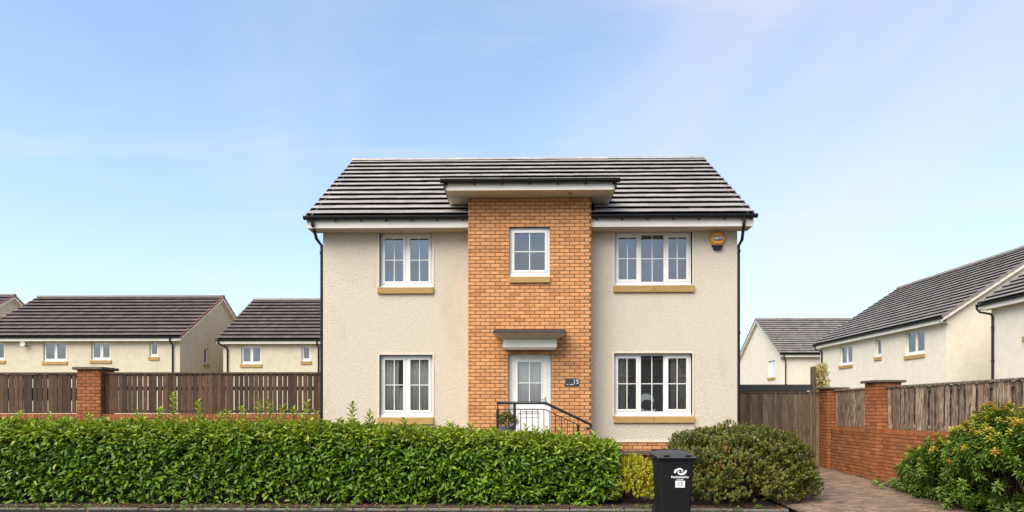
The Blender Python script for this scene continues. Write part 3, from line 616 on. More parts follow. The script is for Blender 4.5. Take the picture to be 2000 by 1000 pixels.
# railing on the landing
rail = thing('handrail', 'black metal handrail with balusters in front of the white door', 'railing', (0, 12.8, .0))
YR = 12.8; x0r, xk, xe = -.504, .426, 1.26
slope = (1.83 - 1.435) / (xe - xk)
zt = lambda x: 1.83 if x <= xk else 1.83 - (x - xk) * slope
curl = [(xe + .055 * math.sin(t) , YR, zt(xe) - .055 + .055 * math.cos(t)) for t in np.linspace(.5, 3.9, 10)]
MB().tube([(x0r - .02, YR, 1.83), (xk - .05, YR, 1.83), (xk, YR, 1.828), (xk + .06, YR, zt(xk + .06)), (xe, YR, zt(xe))] + curl, .026, 8).build('top_rail', 'black_metal', rail, smooth=True)
MB().tube([(x0r, YR, 1.705), (xk - .04, YR, 1.705), (xk, YR, 1.70), (1.065, YR, zt(1.065) - .125)], .009, 6).build('lower_rail', 'black_metal', rail)
for x in (x0r, -.173, 1.065):
    top = 1.70 if x == x0r else (zt(x) - .0 if x < 1 else zt(x) - .13)
    top = 1.83 if x == -.173 else top
    MB().box(x - .027, x + .027, YR - .02, YR + .02, .1, top).build('post', 'black_metal', rail)
MB().tube([(x0r, YR, 1.69), (x0r, YR, 1.82)], .012, 6).build('post_neck', 'black_metal', rail)
MB().tube([(1.065, YR, zt(1.065) - .13), (1.065, YR, zt(1.065))], .009, 6).build('post_neck', 'black_metal', rail)
for i in range(1, 11):
    x = -.173 + i * .1145
    if x > 1.03: break
    MB().tube([(x, YR, .2), (x, YR, min(1.70, zt(x) - .125))], .0075, 6).build('baluster', 'black_metal', rail)
steps = thing('entrance_steps', 'concrete landing and steps below the white front door', 'steps', (.2, 13.4, 0))
bevel(MB().box(-.6, .55, 12.72, 13.94, .0, .79).build('landing', 'concrete', steps), .015)
for i in range(4): bevel(MB().box(.552 + i * .27, .82 + i * .27, 12.72, 13.94, 0, .79 - .16 * (i + 1)).build('step', 'concrete', steps), .012)
# pot plant
pot = thing('potted_plant', 'small flowering shrub in a grey pot beside the door', 'plant', (-.34, 13.2, .79))
pm_ = MB(); rings = [(.10, .79), (.135, 1.1), (.155, 1.34), (.168, 1.345), (.168, 1.375), (.145, 1.375), (.14, 1.33)]; nn = 14
vs_ = [(-.335 + r * math.cos(2 * math.pi * j / nn), 13.2 + r * math.sin(2 * math.pi * j / nn), z) for r, z in rings for j in range(nn)]
pm_.add(vs_, [(i * nn + j, i * nn + (j + 1) % nn, (i + 1) * nn + (j + 1) % nn, (i + 1) * nn + j) for i in range(len(rings) - 1) for j in range(nn)] + [tuple(range(nn))[::-1], tuple((len(rings) - 1) * nn + j for j in range(nn))])
pm_.build('plant_pot', 'pot', pot, smooth=False)

# ---------------- curtains and ornament behind the glass
def curtain(name, label, x0, x1, y, z0, z1, folds, m='curtain', amp=.025):
    n_ = folds * 8; v = []; 
    for i in range(n_ + 1):
        t = i / n_; x = x0 + (x1 - x0) * t; yy = y + amp * math.sin(t * folds * 2 * math.pi) + random.uniform(-.004, .004)
        v += [(x, yy, z0), (x, yy + .004, z1)]
    o = MB().add(v, [(2 * i, 2 * i + 2, 2 * i + 3, 2 * i + 1) for i in range(n_)]).build(name, m, smooth=True)
    md = o.modifiers.new('s', 'SOLIDIFY'); md.thickness = .003
    return tag(o, label, 'curtain')
curtain('curtain', 'pale curtain hanging behind the outer half of the two-light lower window', -3.19, -2.80, 14.695, 1.45, 2.95, 5)
curtain('curtain', 'pale curtain hanging in the bay-side half of the two-light lower window', -2.52, -2.03, 14.70, 1.45, 2.95, 6)
curtain('net_curtain', 'sheer grey net curtain low in the two-light lower window', -2.81, -2.5, 14.72, 1.45, 2.2, 5, m='curtain', amp=.012)
curtain('net_curtain', 'pale net curtain gathered behind the front door glass', -.14, .40, 14.22, 1.8, 2.76, 9, amp=.012)
curtain('roller_blind', 'plain grey blind behind the upstairs window of the brick bay', -.27, .54, 14.45, 4.5, 5.55, 1, m='blind', amp=.002)
curtain('roller_blind', 'plain grey blind behind the three-light upstairs window', 2.03, 3.70, 14.95, 4.4, 5.55, 1, m='blind', amp=.002)
curtain('roller_blind', 'plain grey blind behind the two-light upstairs window', -3.18, -2.03, 14.95, 4.4, 5.55, 1, m='blind', amp=.002)
curtain('curtain', 'dark curtain at the brick-bay side of the three-light lower window', 2.0, 2.36, 14.72, 1.45, 2.95, 5, m='tan_curtain')
curtain('curtain', 'dark curtain at the gate side of the three-light lower window', 3.30, 3.71, 14.72, 1.45, 2.95, 5, m='tan_curtain')
orn = thing('ring_ornament', 'white crescent shaped ornament standing on the lower windowsill', 'ornament', (2.8, 14.72, 1.6))
pts = []; cx_, cz_ = 2.745, 1.845
for i in range(19):
    t = R(205 - 195 * i / 18); w = .075 * math.sin(math.pi * (i + .6) / 19.2) ** .7 + .008; pts.append((t, w))
o_ = MB(); vs_ = []
for t, w in pts:
    for q in (-1, 1):
        for yy in (14.685, 14.73): vs_.append((cx_ + (.155 + q * w * .8) * math.cos(t), yy, cz_ + (.145 + q * w * .8) * math.sin(t)))
o_.add(vs_, [f for i in range(18) for f in ((4 * i, 4 * i + 4, 4 * i + 6, 4 * i + 2), (4 * i + 1, 4 * i + 3, 4 * i + 7, 4 * i + 5), (4 * i + 2, 4 * i + 6, 4 * i + 7, 4 * i + 3), (4 * i, 4 * i + 1, 4 * i + 5, 4 * i + 4))]).build('crescent', 'ornament', orn)
MB().prism([(2.60, 1.61), (2.91, 1.61), (2.96, 1.72), (2.83, 1.68), (2.72, 1.68), (2.59, 1.76)], 14.68, 14.74, lambda u, v, a: (u, a, v)).build('base', 'ornament', orn)

# ================================================================== NEIGHBOURING HOUSES
def far_house(name, label, loc, rz, L_, D, ze, zr_, wins, tile='far_tile', verge='far_tile', pipes=(), gwins=(), over=.38, vo=.25, gut=True, group='cream houses around the garden', wall='far_render'):
    """local frame: front wall at y=0 facing -y, x 0..L_, ridge at y=D/2"""
    h = thing(name, label, 'house', loc, group, rz)
    p = math.atan2(zr_ - ze, D / 2 + over); wt = ze + .0
    ops = [(a, b, c_, d) for a, b, c_, d, _ in wins]
    m = MB(); walls_with_openings(m, 0, L_, 0, .3, -.1, ze - .1, ops); m.build('wall', wall, h)
    ap = ze + (D / 2 + over) * math.tan(p) - .12; e2 = ze + over * math.tan(p) - .12
    for side, xx in ((0, 0), (1, L_ - .3)):
        gw = [w for w in gwins if w[0] == side]
        m = MB()
        if gw:      # gable with a window: slab in the Y direction
            t = MB(); walls_with_openings(t, .3, D, 0, .3, -.1, ze - .1, [(w[1], w[2], w[3], w[4]) for w in gw])
            m.add([(xx + y, x, z) for x, y, z in t.v], [f[::-1] for f in t.f])
            m.prism([(0.001, ze - .1), (D, ze - .1), (D, e2), (D / 2, ap), (0.001, e2)], xx, xx + .3, lambda u, v, a: (a, u, v))
        else: m.prism([(.3, -.1), (D, -.1), (D, e2), (D / 2, ap), (.001, e2), (.001, ze - .1), (.3, ze - .1)], xx, xx + .3, lambda u, v, a: (a, u, v))
        m.build('gable_wall', wall, h)
        for w in gw:
            fx = xx + (.1 if side == 0 else .2); s = -1 if side == 0 else 1
            wb = MB(); t = ring(MB(), w[1], w[2], 0, .07, w[3], w[4], .08); wb.add([(fx - s * y, x, z) for x, y, z in t.v], [f if s < 0 else f for f in t.f])
            wo = wb.build('window', 'white', h)
            MB().quad((fx - s * .03, w[1] + .08, w[3] + .08), (fx - s * .03, w[2] - .08, w[3] + .08), (fx - s * .03, w[2] - .08, w[4] - .08), (fx - s * .03, w[1] + .08, w[4] - .08)).build('pane', 'glass', wo)
            if w[2] - w[1] > 1: MB().box(min(fx, fx + s * .02), max(fx, fx + s * .02), (w[1] + w[2]) / 2 - .05, (w[1] + w[2]) / 2 + .05, w[3] + .08, w[4] - .08).build('glazing_bar', 'white', wo)
            ex = xx if side == 0 else xx + .3
            MB().box(min(ex + s * .06, ex - s * .1), max(ex + s * .06, ex - s * .1), w[1] - .08, w[2] + .08, w[3] - .2, w[3] - .02).build('stone_sill', 'sandstone', wo)
    MB().box(0.3, L_ - .3, D - .3, D - .001, -.1, ze).build('rear_wall', wall, h)
    MB().box(.3, L_ - .3, 3, 3.1, 0, ze - .1).box(.3, L_ - .3, .3, 3, ze - .12, ze - .09).build('room_partition', 'room', h)
    for a, b, c_, d, lights in wins:
        window(h, a, b, c_, d, .1, [(1, lights > 1)] * lights if lights > 1 else [(1, True)], sill=(a - .06, b + .06, c_ - .19, c_ - .01, -.06), small=True, bars=False)
    # roof
    x0_, x1_ = -vo, L_ + vo
    ym, zm = D / 2, ze + (D / 2 + over) * math.tan(p)
    rf = MB().add([(x0_ + .04, -over + .06, ze - .02), (x1_ - .04, -over + .06, ze - .02), (x1_ - .04, ym, zm - .05), (x0_ + .04, ym, zm - .05), (x1_ - .04, D + over, ze - .02), (x0_ + .04, D + over, ze - .02)], [(0, 1, 2, 3), (3, 2, 4, 5)]).build('roof', 'lead', h)
    sl = math.hypot(D / 2 + over, zm - ze); nr = int(sl / (.50 if tile == 'far_tile' else .37)); gg = sl / nr; tt_ = .022; lf = .27
    rs = MB(); nt_ = int((x1_ - x0_) / .335); tw = (x1_ - x0_) / nt_
    for back in (0, 1):
        for i in range(nr):
            s = i * gg; yy = -over + s * math.cos(p); zz = ze + s * math.sin(p) + (.10 if tile == 'far_tile' else .085)
            for j in range(nt_ if not back else 1):
                wj = tw if not back else (x1_ - x0_); xc = x0_ + (j + .5) * wj
                e = Euler((p - lf * .75 + random.uniform(-.008, .008), random.uniform(-.006, .006) if not back else 0, 0)).to_matrix().to_4x4()
                M = Matrix.Translation((xc, yy, zz)) @ e @ Matrix.Translation((0, (gg + .05) / 2, tt_ / 2))
                if back: M = Matrix.Translation((0, D, 0)) @ Matrix.Diagonal((1, -1, 1, 1)) @ M
                rs.xbox(M, wj - .002, gg + .05, tt_, random.random() * .98 + .01)
    rs.build('roof_tiling', tile, rf, kind='stuff')
    MB().prism([(ym - .16, zm + .0), (ym + .16, zm + .0), (ym + .1, zm + .12), (ym - .1, zm + .12)], x0_ - .01, x1_ + .01, lambda u, v, a: (a, u, v)).build('ridge', tile, rf)
    for xx in (x0_, x1_):
        v = MB(); o = MB(); s = -1 if xx == x0_ else 1; nv = nr
        for k_, (ya, yb) in enumerate(((-over + .02, ym), (D + over - .02, ym))):
            v.prism([(ya, ze - .2), (ya, ze + .02), (yb, zm + .0), (yb, zm - .22)][::1 if ya < yb else -1], xx - s * .05, xx - s * .02, lambda u, w, a: (a, u, w))
            v.quad((xx - s * .03, ya, ze - .19), (L_ if s > 0 else 0, ya, ze - .19), (L_ if s > 0 else 0, yb, zm - .2), (xx - s * .03, yb, zm - .2))
            for i in range(nv):
                t0, t1 = i / nv, (i + 1) / nv
                o.add([(xx - s * .06, ya + (yb - ya) * t0, ze + (zm - ze) * t0 + .09), (xx + s * .02, ya + (yb - ya) * t0, ze + (zm - ze) * t0 + .09), (xx + s * .02, ya + (yb - ya) * t1, ze + (zm - ze) * t1 + .06), (xx - s * .06, ya + (yb - ya) * t1, ze + (zm - ze) * t1 + .06),
                       (xx + s * .02, ya + (yb - ya) * t0, ze + (zm - ze) * t0 - .02), (xx + s * .02, ya + (yb - ya) * t1, ze + (zm - ze) * t1 - .05)], [(0, 1, 2, 3), (1, 4, 5, 2)], random.random() * .9 + .05)
        v.build('bargeboard', 'fascia', h); o.build('verge', verge, rf, kind='stuff')
    MB().box(x0_ + .05, x1_ - .05, -over + .06, -over + .085, ze - .24, ze - .03).build('fascia', 'fascia', h)
    MB().box(x0_ + .05, x1_ - .05, -over + .085, .02, ze - .235, ze - .22).build('soffit', 'soffit', h)
    if gut: gutter(h, (x0_ - .02, -over, ze - .01), (x1_ + .02, 0, 0), r=.065, brackets=0)
    for (px_, off) in pipes:
        pipe(h, [(px_ - off, -over, ze - .05), (px_ - off, -over, ze - .16), (px_ - off * .8, -over + .06, ze - .30), (px_ - off * .15, -.07, ze - .42), (px_, -.06, ze - .55), (px_, -.06, .1)], r=.045, clips=[(px_, -.06, z) for z in (4.9, 3.6)])
    return h
far_house('neighbour_house', 'long cream house with brown roof and red verge beyond the brick pillar', (-32.05, 38.0, 0), 0, 11.95, 10.2, 5.93, 9.16,
          [(.45, 1.55, 4.6, 5.67, 2), (3.86, 5.24, 4.53, 5.67, 2), (6.7, 7.85, 4.6, 5.67, 2), (10.15, 10.67, 4.79, 5.77, 1)], verge='red_verge', pipes=[(11.55, 0.)], gwins=[(1, 2.9, 3.5, 4.6, 5.6)])
far_house('neighbour_house', 'cream house with brown tiled roof seen between the long house and the detached house', (-17.98, 38.95, 0), 0, 11.9, 10.1, 5.85, 9.08,
          [(1.08, 2.30, 4.42, 5.53, 2), (4.72, 5.26, 4.6, 5.55, 1)], pipes=[(.28, .42), (5.75, 0)])
far_house('neighbour_house', 'cream gable and brown roof peeping above the far end of the long house', (-46.3, 41.2, 0), 0, 9.8, 9.8, 6.55, 9.82, [(4, 5.2, 5.0, 6.2, 2)], verge='red_verge')
far_house('neighbour_house', 'small cream house with pointed gable behind the timber gate', (19.3, 49.4, 0), 0, 10.5, 9.6, 5.86, 9.10,
          [(6.0, 7.2, 4.3, 5.5, 2)], tile='grey_tile', verge='grey_tile', wall='pale_render', pipes=[(.3, .25)], gwins=[(0, 1.2, 2.6, 4.22, 5.5)])
far_house('neighbour_house', 'long cream house with grey roof running back behind the brick garden wall', (18.95, 42.2, 0), R(-90), 12.5, 10.2, 5.82, 9.45,
          [(2.6, 4.1, 4.32, 5.5, 2), (6.55, 7.15, 4.52, 5.52, 1), (9.35, 10.9, 4.36, 5.58, 2)], tile='grey_tile', verge='grey_tile', wall='pale_render', pipes=[(.35, .3)])
far_house('neighbour_house', 'cream house with black swan-neck downpipe rising above the long driveway fence', (18.4, 26.1, 0), R(-90), 12.0, 10.2, 5.86, 9.4,
          [(1.7, 3.1, 4.4, 5.6, 2)], tile='grey_tile', verge='grey_tile', wall='pale_render', pipes=[(.15, .42)])
# houses on the other side of the road (they show mirrored in the lower windows)
far_house('opposite_house', 'cream house across the road mirrored in the two-light lower window', (-3.6, -17.0, 0), R(180), 9.0, 8.0, 5.4, 8.4, [(1.2, 2.6, 1.4, 2.8, 2), (6, 7.4, 1.4, 2.8, 2), (1.2, 2.6, 4.0, 5.1, 2), (6, 7.4, 4.0, 5.1, 2)])
far_house('opposite_house', 'cream house across the road mirrored in the three-light lower window', (13.6, -17.0, 0), R(180), 9.5, 8.0, 5.4, 8.4, [(1.2, 2.6, 1.4, 2.8, 2), (6, 7.4, 1.4, 2.8, 2), (1.2, 2.6, 4.0, 5.1, 2), (6, 7.4, 4.0, 5.1, 2)])
dish = thing('wall_dish', 'small white round dish fixed high on the long cream house', 'dish', (-29.2, 37.9, 5.5))
dm = MB(); nn = 14; rr = [(.02, -.02), (.09, -.035), (.15, -.09), (.155, -.11)]
dm.add([(-29.2 + r * math.cos(2 * math.pi * j / nn), 37.78 + y, 5.55 + r * math.sin(2 * math.pi * j / nn)) for r, y in rr for j in range(nn)], [(i * nn + j, i * nn + (j + 1) % nn, (i + 1) * nn + (j + 1) % nn, (i + 1) * nn + j) for i in range(3) for j in range(nn)] + [tuple(range(nn))])
dm.build('bowl', 'white', dish, smooth=True); MB().tube([(-29.2, 37.77, 5.55), (-29.16, 38.0, 5.40)], .025, 6).build('bracket', 'black_metal', dish)

# ================================================================== GARDEN WALLS, PILLARS, FENCES
PB = [brick_mesh('red_brick', 'red_brick', .2025, .0678), brick_mesh('red_brick_side', 'red_brick', .2025, .0678, '-X')]
def pillar(name, label, x0, x1, y0, y1, z0, z1, cap, group, fronts=('-Y', '-X'), capoff=.07):
    p = thing(name, label, 'pillar', ((x0 + x1) / 2, (y0 + y1) / 2, z0), group)
    core = MB().box(x0 + .006, x1 - .006, y0 + .006, y1 - .006, z0 - .2, z1).build('pillar_core', 'red_mortar', p)
    if '-Y' in fronts:
        its = brick_layout(x0, x1, z1 - round((z1 - z0) / .0778) * .0778, z1, .2125, .0778); lay_bricks(core, its, lambda u, z: (u, y0, z), 'red_brick', PB[0], .2025, .0678, n_single=110, score=lambda i: -i[1])
    if '-X' in fronts:
        its = brick_layout(y0, y1, z1 - round((z1 - z0) / .0778) * .0778, z1, .2125, .0778, off=.1); lay_bricks(core, its, lambda u, z: (x0, u, z), 'red_brick', PB[1], .2025, .0678, '-X', n_single=110, score=lambda i: -i[1])
    if '+X' in fronts:
        mb = MB()
        for u, z, l, h in brick_layout(y0, y1, z1 - round((z1 - z0) / .0778) * .0778, z1, .2125, .0778, off=.1): mb.box(x1 - .01, x1, u - l / 2, u + l / 2, z - h / 2, z + h / 2, random.random() * .9 + .05)
        mb.build('side_brickwork', 'red_brick', core, kind='stuff')
    bevel(MB().box(x0 - capoff, x1 + capoff, y0 - capoff, y1 + capoff, z1 + .004, z1 + cap).build('pillar_cap', 'capstone', p), .012)
    return p
pillar('brick_pillar', 'red brick pillar with dark cap standing in the slatted timber fence', -10.31, -9.75, 14.95, 15.47, 0, 2.615, .07, 'brick garden pillars', fronts=('-Y', '+X'))
pillar('brick_pillar', 'red brick pillar by the driveway, nearer of the two and carrying the long fence', 7.58, 8.10, 14.18, 14.70, .13, 2.275, .06, 'brick garden pillars')
pillar('brick_pillar', 'red brick pillar with white scuffs at the end of the timber gate', 7.60, 8.06, 16.55, 17.0, .2, 2.205, .055, 'brick garden pillars')
def low_wall(label, axis, a0, a1, c0, z0, z1, n_single):
    loc = ((a0 + a1) / 2, c0, 0) if axis == 'x' else (c0, (a0 + a1) / 2, 0)
    w = thing('garden_wall', label, 'wall', loc, 'brick garden walls')
    core = (MB().box(a0, a1, c0 + .006, c0 + .215, z0 - .2, z1 - .0) if axis == 'x' else MB().box(c0 + .006, c0 + .215, a0, a1, z0 - .2, z1)).build('wall_core', 'red_mortar', w)
    top = .105; its = brick_layout(a0, a1, z1 - top - round((z1 - top - z0) / .0778) * .0778, z1 - top, .2125, .0778)
    if axis == 'x': lay_bricks(core, its, lambda u, z: (u, c0, z), 'red_brick', PB[0], .2025, .0678, n_single=0)
    else: lay_bricks(core, its, lambda u, z: (c0, u, z), 'red_brick', PB[1], .2025, .0678, '-X', n_single=n_single, score=lambda i: (i[0] < 11.6, -i[1]))
    n_ = int((a1 - a0) / .0778); wd = (a1 - a0) / n_
    bm2 = bevel(MB().box(-wd / 2 + .005, wd / 2 - .005, -.004, .22, -.1, .0).build('coping_brick', 'red_brick', w) if axis == 'x' else MB().box(-.004, .22, -wd / 2 + .005, wd / 2 - .005, -.1, 0).build('coping_brick', 'red_brick', w), .004); me = bm2.data; bpy.data.objects.remove(bm2)
    for i in range(n_):
        u = a0 + (i + .5) * wd; link('coping_brick', me, w, (u, c0, z1 + random.uniform(-.003, .003)) if axis == 'x' else (c0, u, z1 + random.uniform(-.003, .003)))
    return w
low_wall('low brick wall under the slatted fence beyond the hedge', 'x', -9.75, -4.52, 15.0, 0, 1.60, 0)
low_wall('low brick wall at the far end of the hedge, on the outer side of the pillar', 'x', -14.5, -10.31, 15.0, 0, 1.60, 0)
low_wall('low brick wall between the two driveway pillars', 'y', 14.70, 16.55, 7.70, .12, 1.285, 200)
low_wall('low brick wall along the driveway partly behind the orange-tipped shrub', 'y', 7.0, 14.18, 7.70, .02, 1.285, 280)

def fence(label, axis, a0, a1, c0, z0, z1, bw, gap, m, rails, double=0., group='timber fences', top_rail=True, jit=.006, single_top=0.):
    loc = ((a0 + a1) / 2, c0, z0) if axis == 'x' else (c0, (a0 + a1) / 2, z0)
    f = thing('timber_fence', label, 'fence', loc, group)
    def bx(u0, u1, d0, d1, za, zb): return MB().box(u0, u1, c0 + d0, c0 + d1, za, zb) if axis == 'x' else MB().box(c0 + d0, c0 + d1, u0, u1, za, zb)
    for zc, hh, d in rails: bx(a0, a1, d, d + .035, zc - hh / 2, zc + hh / 2).build('rail', m, f)
    if top_rail: bx(a0, a1, -.028, .09, z1 - .0, z1 + .035).build('capping_rail', m, f)
    u = a0 + .005
    while u < a1 - .03:
        w_ = min(bw * random.uniform(.82, 1.16), a1 - u); g_ = gap * random.choice((.25, .7, 1, 1.35))
        o = bx(-w_ / 2, w_ / 2, 0, .018, 0, 1).build('board', m, f); p = (u + w_ / 2, 0, 0) if axis == 'x' else (0, u + w_ / 2, 0)
        h = z1 - z0 - .002 + random.uniform(-jit, 0); mesh = o.data
        for vt in mesh.vertices: vt.co.z *= h
        loc_ = Vector(p) + Vector((0, random.uniform(-.003, .003), z0)) if axis == 'x' else Vector(p) + Vector((random.uniform(-.003, .003), 0, z0))
        place(o, f, loc_); tilt_ = random.uniform(-.004, .004)
        if axis == 'x': o.rotation_euler.y = tilt_
        else: o.rotation_euler.x = tilt_
        u += w_ + g_
    if double:   # boards on the rear side of the rails
        u = a0 + .05
        while u < a1 - .06:
            w_ = bw * random.uniform(.85, 1.1); o = bx(u, min(u + w_, a1), double, double + .018, z0, z1 - .01).build('rear_board', m, f); u += w_ + .004
    return f
fence('weathered slatted timber fence from brick pillar to the detached house', 'x', -9.74, -4.55, 15.06, 1.615, 2.53, .098, .021, 'wood', [(2.19, .09, .02), (1.66, .05, .02), (2.50, .05, .02)])
fence('slatted timber fence on the outer side of the brick pillar', 'x', -14.4, -10.32, 15.06, 1.615, 2.53, .10, .02, 'wood', [(2.06, .30, .02), (1.63, .03, .02), (2.47, .1, .02)])
fence('short run of timber boards between the two driveway pillars', 'y', 14.71, 16.54, 7.79, 1.29, 2.165, .135, .012, 'grey_wood', [(1.36, .07, .02), (2.1, .07, .02)], double=.06)
fence('long weathered timber fence on the driveway wall behind the shrub', 'y', 7.0, 14.17, 7.79, 1.292, 2.165, .11, .075, 'grey_wood', [(1.36, .07, .02), (2.1, .07, .02)], double=.06)
gate = fence('tall closed timber gate boards between house and brick pillar', 'x', 4.78, 7.6, 17.0, .26, 2.13, .135, .004, 'gate_wood', [(.6, .09, .02), (1.9, .09, .02)])
gate.name = 'timber_gate'; ORG[gate.name] = ORG.get('timber_fence.004', gate.location.copy()); gate['category'] = 'gate'; gate['group'] = 'timber gate'; del gate['group']
u = 4.84
while u < 7.55:
    MB().box(u, u + .05, 16.965, 16.998, .26, 2.12).build('cover_batten', 'gate_wood', gate); u += random.choice((.27, .31, .36))
# shed, post and dry plant beyond the gate
shed = thing('garden_shed', 'low shed roof with dark felt edge just above the timber gate', 'shed', (7.2, 21, 0))
MB().box(5.5, 8.75, 20.0, 22.4, 2.33, 2.46).build('roof', 'shed_felt', shed); MB().box(5.6, 8.65, 20.15, 22.3, 0, 2.328).build('wall', 'shed_wall', shed)
MB().box(5.5, 8.75, 19.985, 19.999, 2.27, 2.44).build('fascia', 'shed_felt', shed)
tag(bevel(MB().box(9.13, 9.27, 20.9, 21.04, 0, 3.06).build('garden_post', 'gate_wood'), .015), 'dark timber post standing beside the pale dry plant', 'post')

# ================================================================== WHEELIE BIN
wb = thing('wheelie_bin', 'black wheelie bin with white council logo and house number sticker', 'bin', (2.3, 10.1, .0))
def frustum(b, t):
    v = [(b[0], b[2], b[4]), (b[1], b[2], b[4]), (b[1], b[3], b[4]), (b[0], b[3], b[4]), (t[0], t[2], t[4]), (t[1], t[2], t[4]), (t[1], t[3], t[4]), (t[0], t[3], t[4])]
    return MB().add(v, [(0, 3, 2, 1), (4, 5, 6, 7), (0, 1, 5, 4), (1, 2, 6, 5), (2, 3, 7, 6), (3, 0, 4, 7)])
bevel(frustum((2.075, 2.515, 9.93, 10.40, .04), (2.035, 2.555, 9.83, 10.42, .955)).build('body', 'bin', wb), .035, 3)
bevel(frustum((2.015, 2.575, 9.812, 10.45, .935), (2.01, 2.58, 9.808, 10.455, .968)).build('rim', 'bin', wb), .008)
lid = frustum((2.0, 2.59, 9.785, 10.47, .972), (2.0, 2.59, 9.785, 10.47, .992))
lid.v = [(x, y, z + (y - 9.785) * .075) for x, y, z in lid.v]
lo = bevel(lid.build('lid', 'bin_lid', wb), .008, 2)
dome = frustum((2.03, 2.56, 9.83, 10.42, .99), (2.10, 2.49, 9.93, 10.36, 1.022)); dome.v = [(x, y, z + (y - 9.785) * .072) for x, y, z in dome.v]
bevel(dome.build('lid_panel', 'bin_lid', lo), .02, 2)
for x in (2.10, 2.42):
    bevel(MB().box(x, x + .085, 9.80, 9.86, .998, 1.022).build('lid_handle', 'black_plastic', lo), .008)
MB().tube([(2.04, 10.485, 1.045), (2.55, 10.485, 1.045)], .018, 8).build('hinge_bar', 'bin', wb)
for x in (2.06, 2.5):
    MB().tube([(x, 10.46, .1), (x + .045, 10.46, .1)], .10, 20).build('wheel', 'black_plastic', wb)
LM = lambda x, z, off=0.0: (x, 9.83 + (.955 - z) * (.10 / .915) - .003 - off, z)
cen = [(-175, 45, 30), (-160, 0, 45), (-125, -45, 48), (-70, -72, 42), (-10, -82, 34), (40, -68, 30), (66, -36, 26), (55, -5, 20), (25, 8, 10)]
lg = MB(); sc_ = .000462 * 1.05
for sgn in (1, -1):
    v = []
    for i, (u, w, t) in enumerate(cen):
        p0 = Vector(cen[max(i - 1, 0)][:2]); p1 = Vector(cen[min(i + 1, len(cen) - 1)][:2]); d = (p1 - p0).normalized(); nx_, ny_ = -d.y, d.x
        for q in (-1, 1):
            X = sgn * (u + nx_ * q * t * .8); Zp = sgn * (w + ny_ * q * t * .8); v.append(LM(2.347 + X * sc_, .772 - Zp * sc_))
    lg.add(v, [(2 * i, 2 * i + 1, 2 * i + 3, 2 * i + 2) for i in range(len(cen) - 1)])
lgo = lg.build('logo', 'white_print', wb)
md = lgo.modifiers.new('s', 'SOLIDIFY'); md.thickness = .002; md.offset = 0
tiltm = Matrix.Rotation(-math.atan(.10 / .915), 4, 'X')
def on_bin(x, z): p = LM(x, z); return Matrix.Translation(p) @ Matrix.Rotation(R(90), 4, 'X') @ Matrix.Rotation(math.atan(.1 / .915), 4, 'X')
text_obj('lettering', 'Renfrewshire', .048, 'white_print', wb, on_bin(2.342, .690), ext=.001, bold=.0012)
text_obj('lettering', 'Council', .032, 'white_print', wb, on_bin(2.342, .654), ext=.001, bold=.0006)
st = MB().add([(-.072, -.052, 0), (.072, -.052, 0), (.072, .052, 0), (-.072, .052, 0), (-.072, -.052, .002), (.072, -.052, .002), (.072, .052, .002), (-.072, .052, .002)], [(0, 3, 2, 1), (4, 5, 6, 7), (0, 1, 5, 4), (1, 2, 6, 5), (2, 3, 7, 6), (3, 0, 4, 7)])
Mst = on_bin(2.348, .583); st.v = [tuple(Mst @ Vector(v)) for v in st.v]; st.build('number_sticker', 'white_print', wb)
text_obj('lettering', '15', .085, 'black_print', wb, on_bin(2.35, .583) @ Matrix.Translation((0, .002, .003)), ext=.001)

# ================================================================== PLANTS
LEAF_V = np.array([(0, 0, 0), (.30, .36, .10), (-.30, .36, .10), (0, .36, -.02), (.5 * .92, .66, .06), (-.5 * .92, .66, .06), (0, .68, -.06), (0, 1, -.14)], float)
LEAF_V[1:3, 0] = (.42, -.42); LEAF_V[4:6, 0] = (.44, -.44)
LEAF_F = [(0, 1, 3), (0, 3, 2), (1, 4, 6, 3), (3, 6, 5, 2), (4, 7, 6), (6, 7, 5)]
DIA_V = np.array([(0, 0, 0), (.5, .5, .08), (0, 1, -.05), (-.5, .5, .08)], float); DIA_F = [(0, 1, 2, 3)]
def frames(axis, nrm):
    y = axis / np.linalg.norm(axis, axis=1, keepdims=True); x = np.cross(y, nrm); x /= np.linalg.norm(x, axis=1, keepdims=True) + 1e-9; z = np.cross(x, y); return x, y, z
def leaf_mesh(name, pos, axis, nrm, length, width, m, simple=False, rnd=None):
    V, F = (DIA_V, DIA_F) if simple else (LEAF_V, LEAF_F); n_ = len(pos); x, y, z = frames(axis, nrm)
    co = pos[:, None, :] + V[None, :, 0:1] * (x * width[:, None])[:, None, :] + V[None, :, 1:2] * (y * length[:, None])[:, None, :] + V[None, :, 2:3] * (z * length[:, None])[:, None, :]
    k = len(V); me = bpy.data.meshes.new(name); co = co.reshape(-1, 3)
    lt = np.array([len(f) for f in F]); li = np.concatenate([np.array(f) for f in F])
    loops = (li[None, :] + (np.arange(n_) * k)[:, None]).ravel(); tot = np.tile(lt, n_); start = np.concatenate([[0], np.cumsum(tot)[:-1]])
    me.vertices.add(len(co)); me.vertices.foreach_set('co', co.ravel()); me.loops.add(len(loops)); me.loops.foreach_set('vertex_index', loops.astype(np.int32))
    me.polygons.add(len(tot)); me.polygons.foreach_set('loop_start', start.astype(np.int32)); me.polygons.foreach_set('loop_total', tot.astype(np.int32))
    rv = np.repeat(RNG.random(n_) * .98 + .01 if rnd is None else rnd, k); a_ = me.attributes.new('rnd', 'FLOAT', 'POINT'); a_.data.foreach_set('value', rv.astype(np.float32))
    me.materials.append(MATS[m]); me.update(calc_edges=True); me.validate(); return me
def unit(v): return v / (np.linalg.norm(v, axis=1, keepdims=True) + 1e-9)
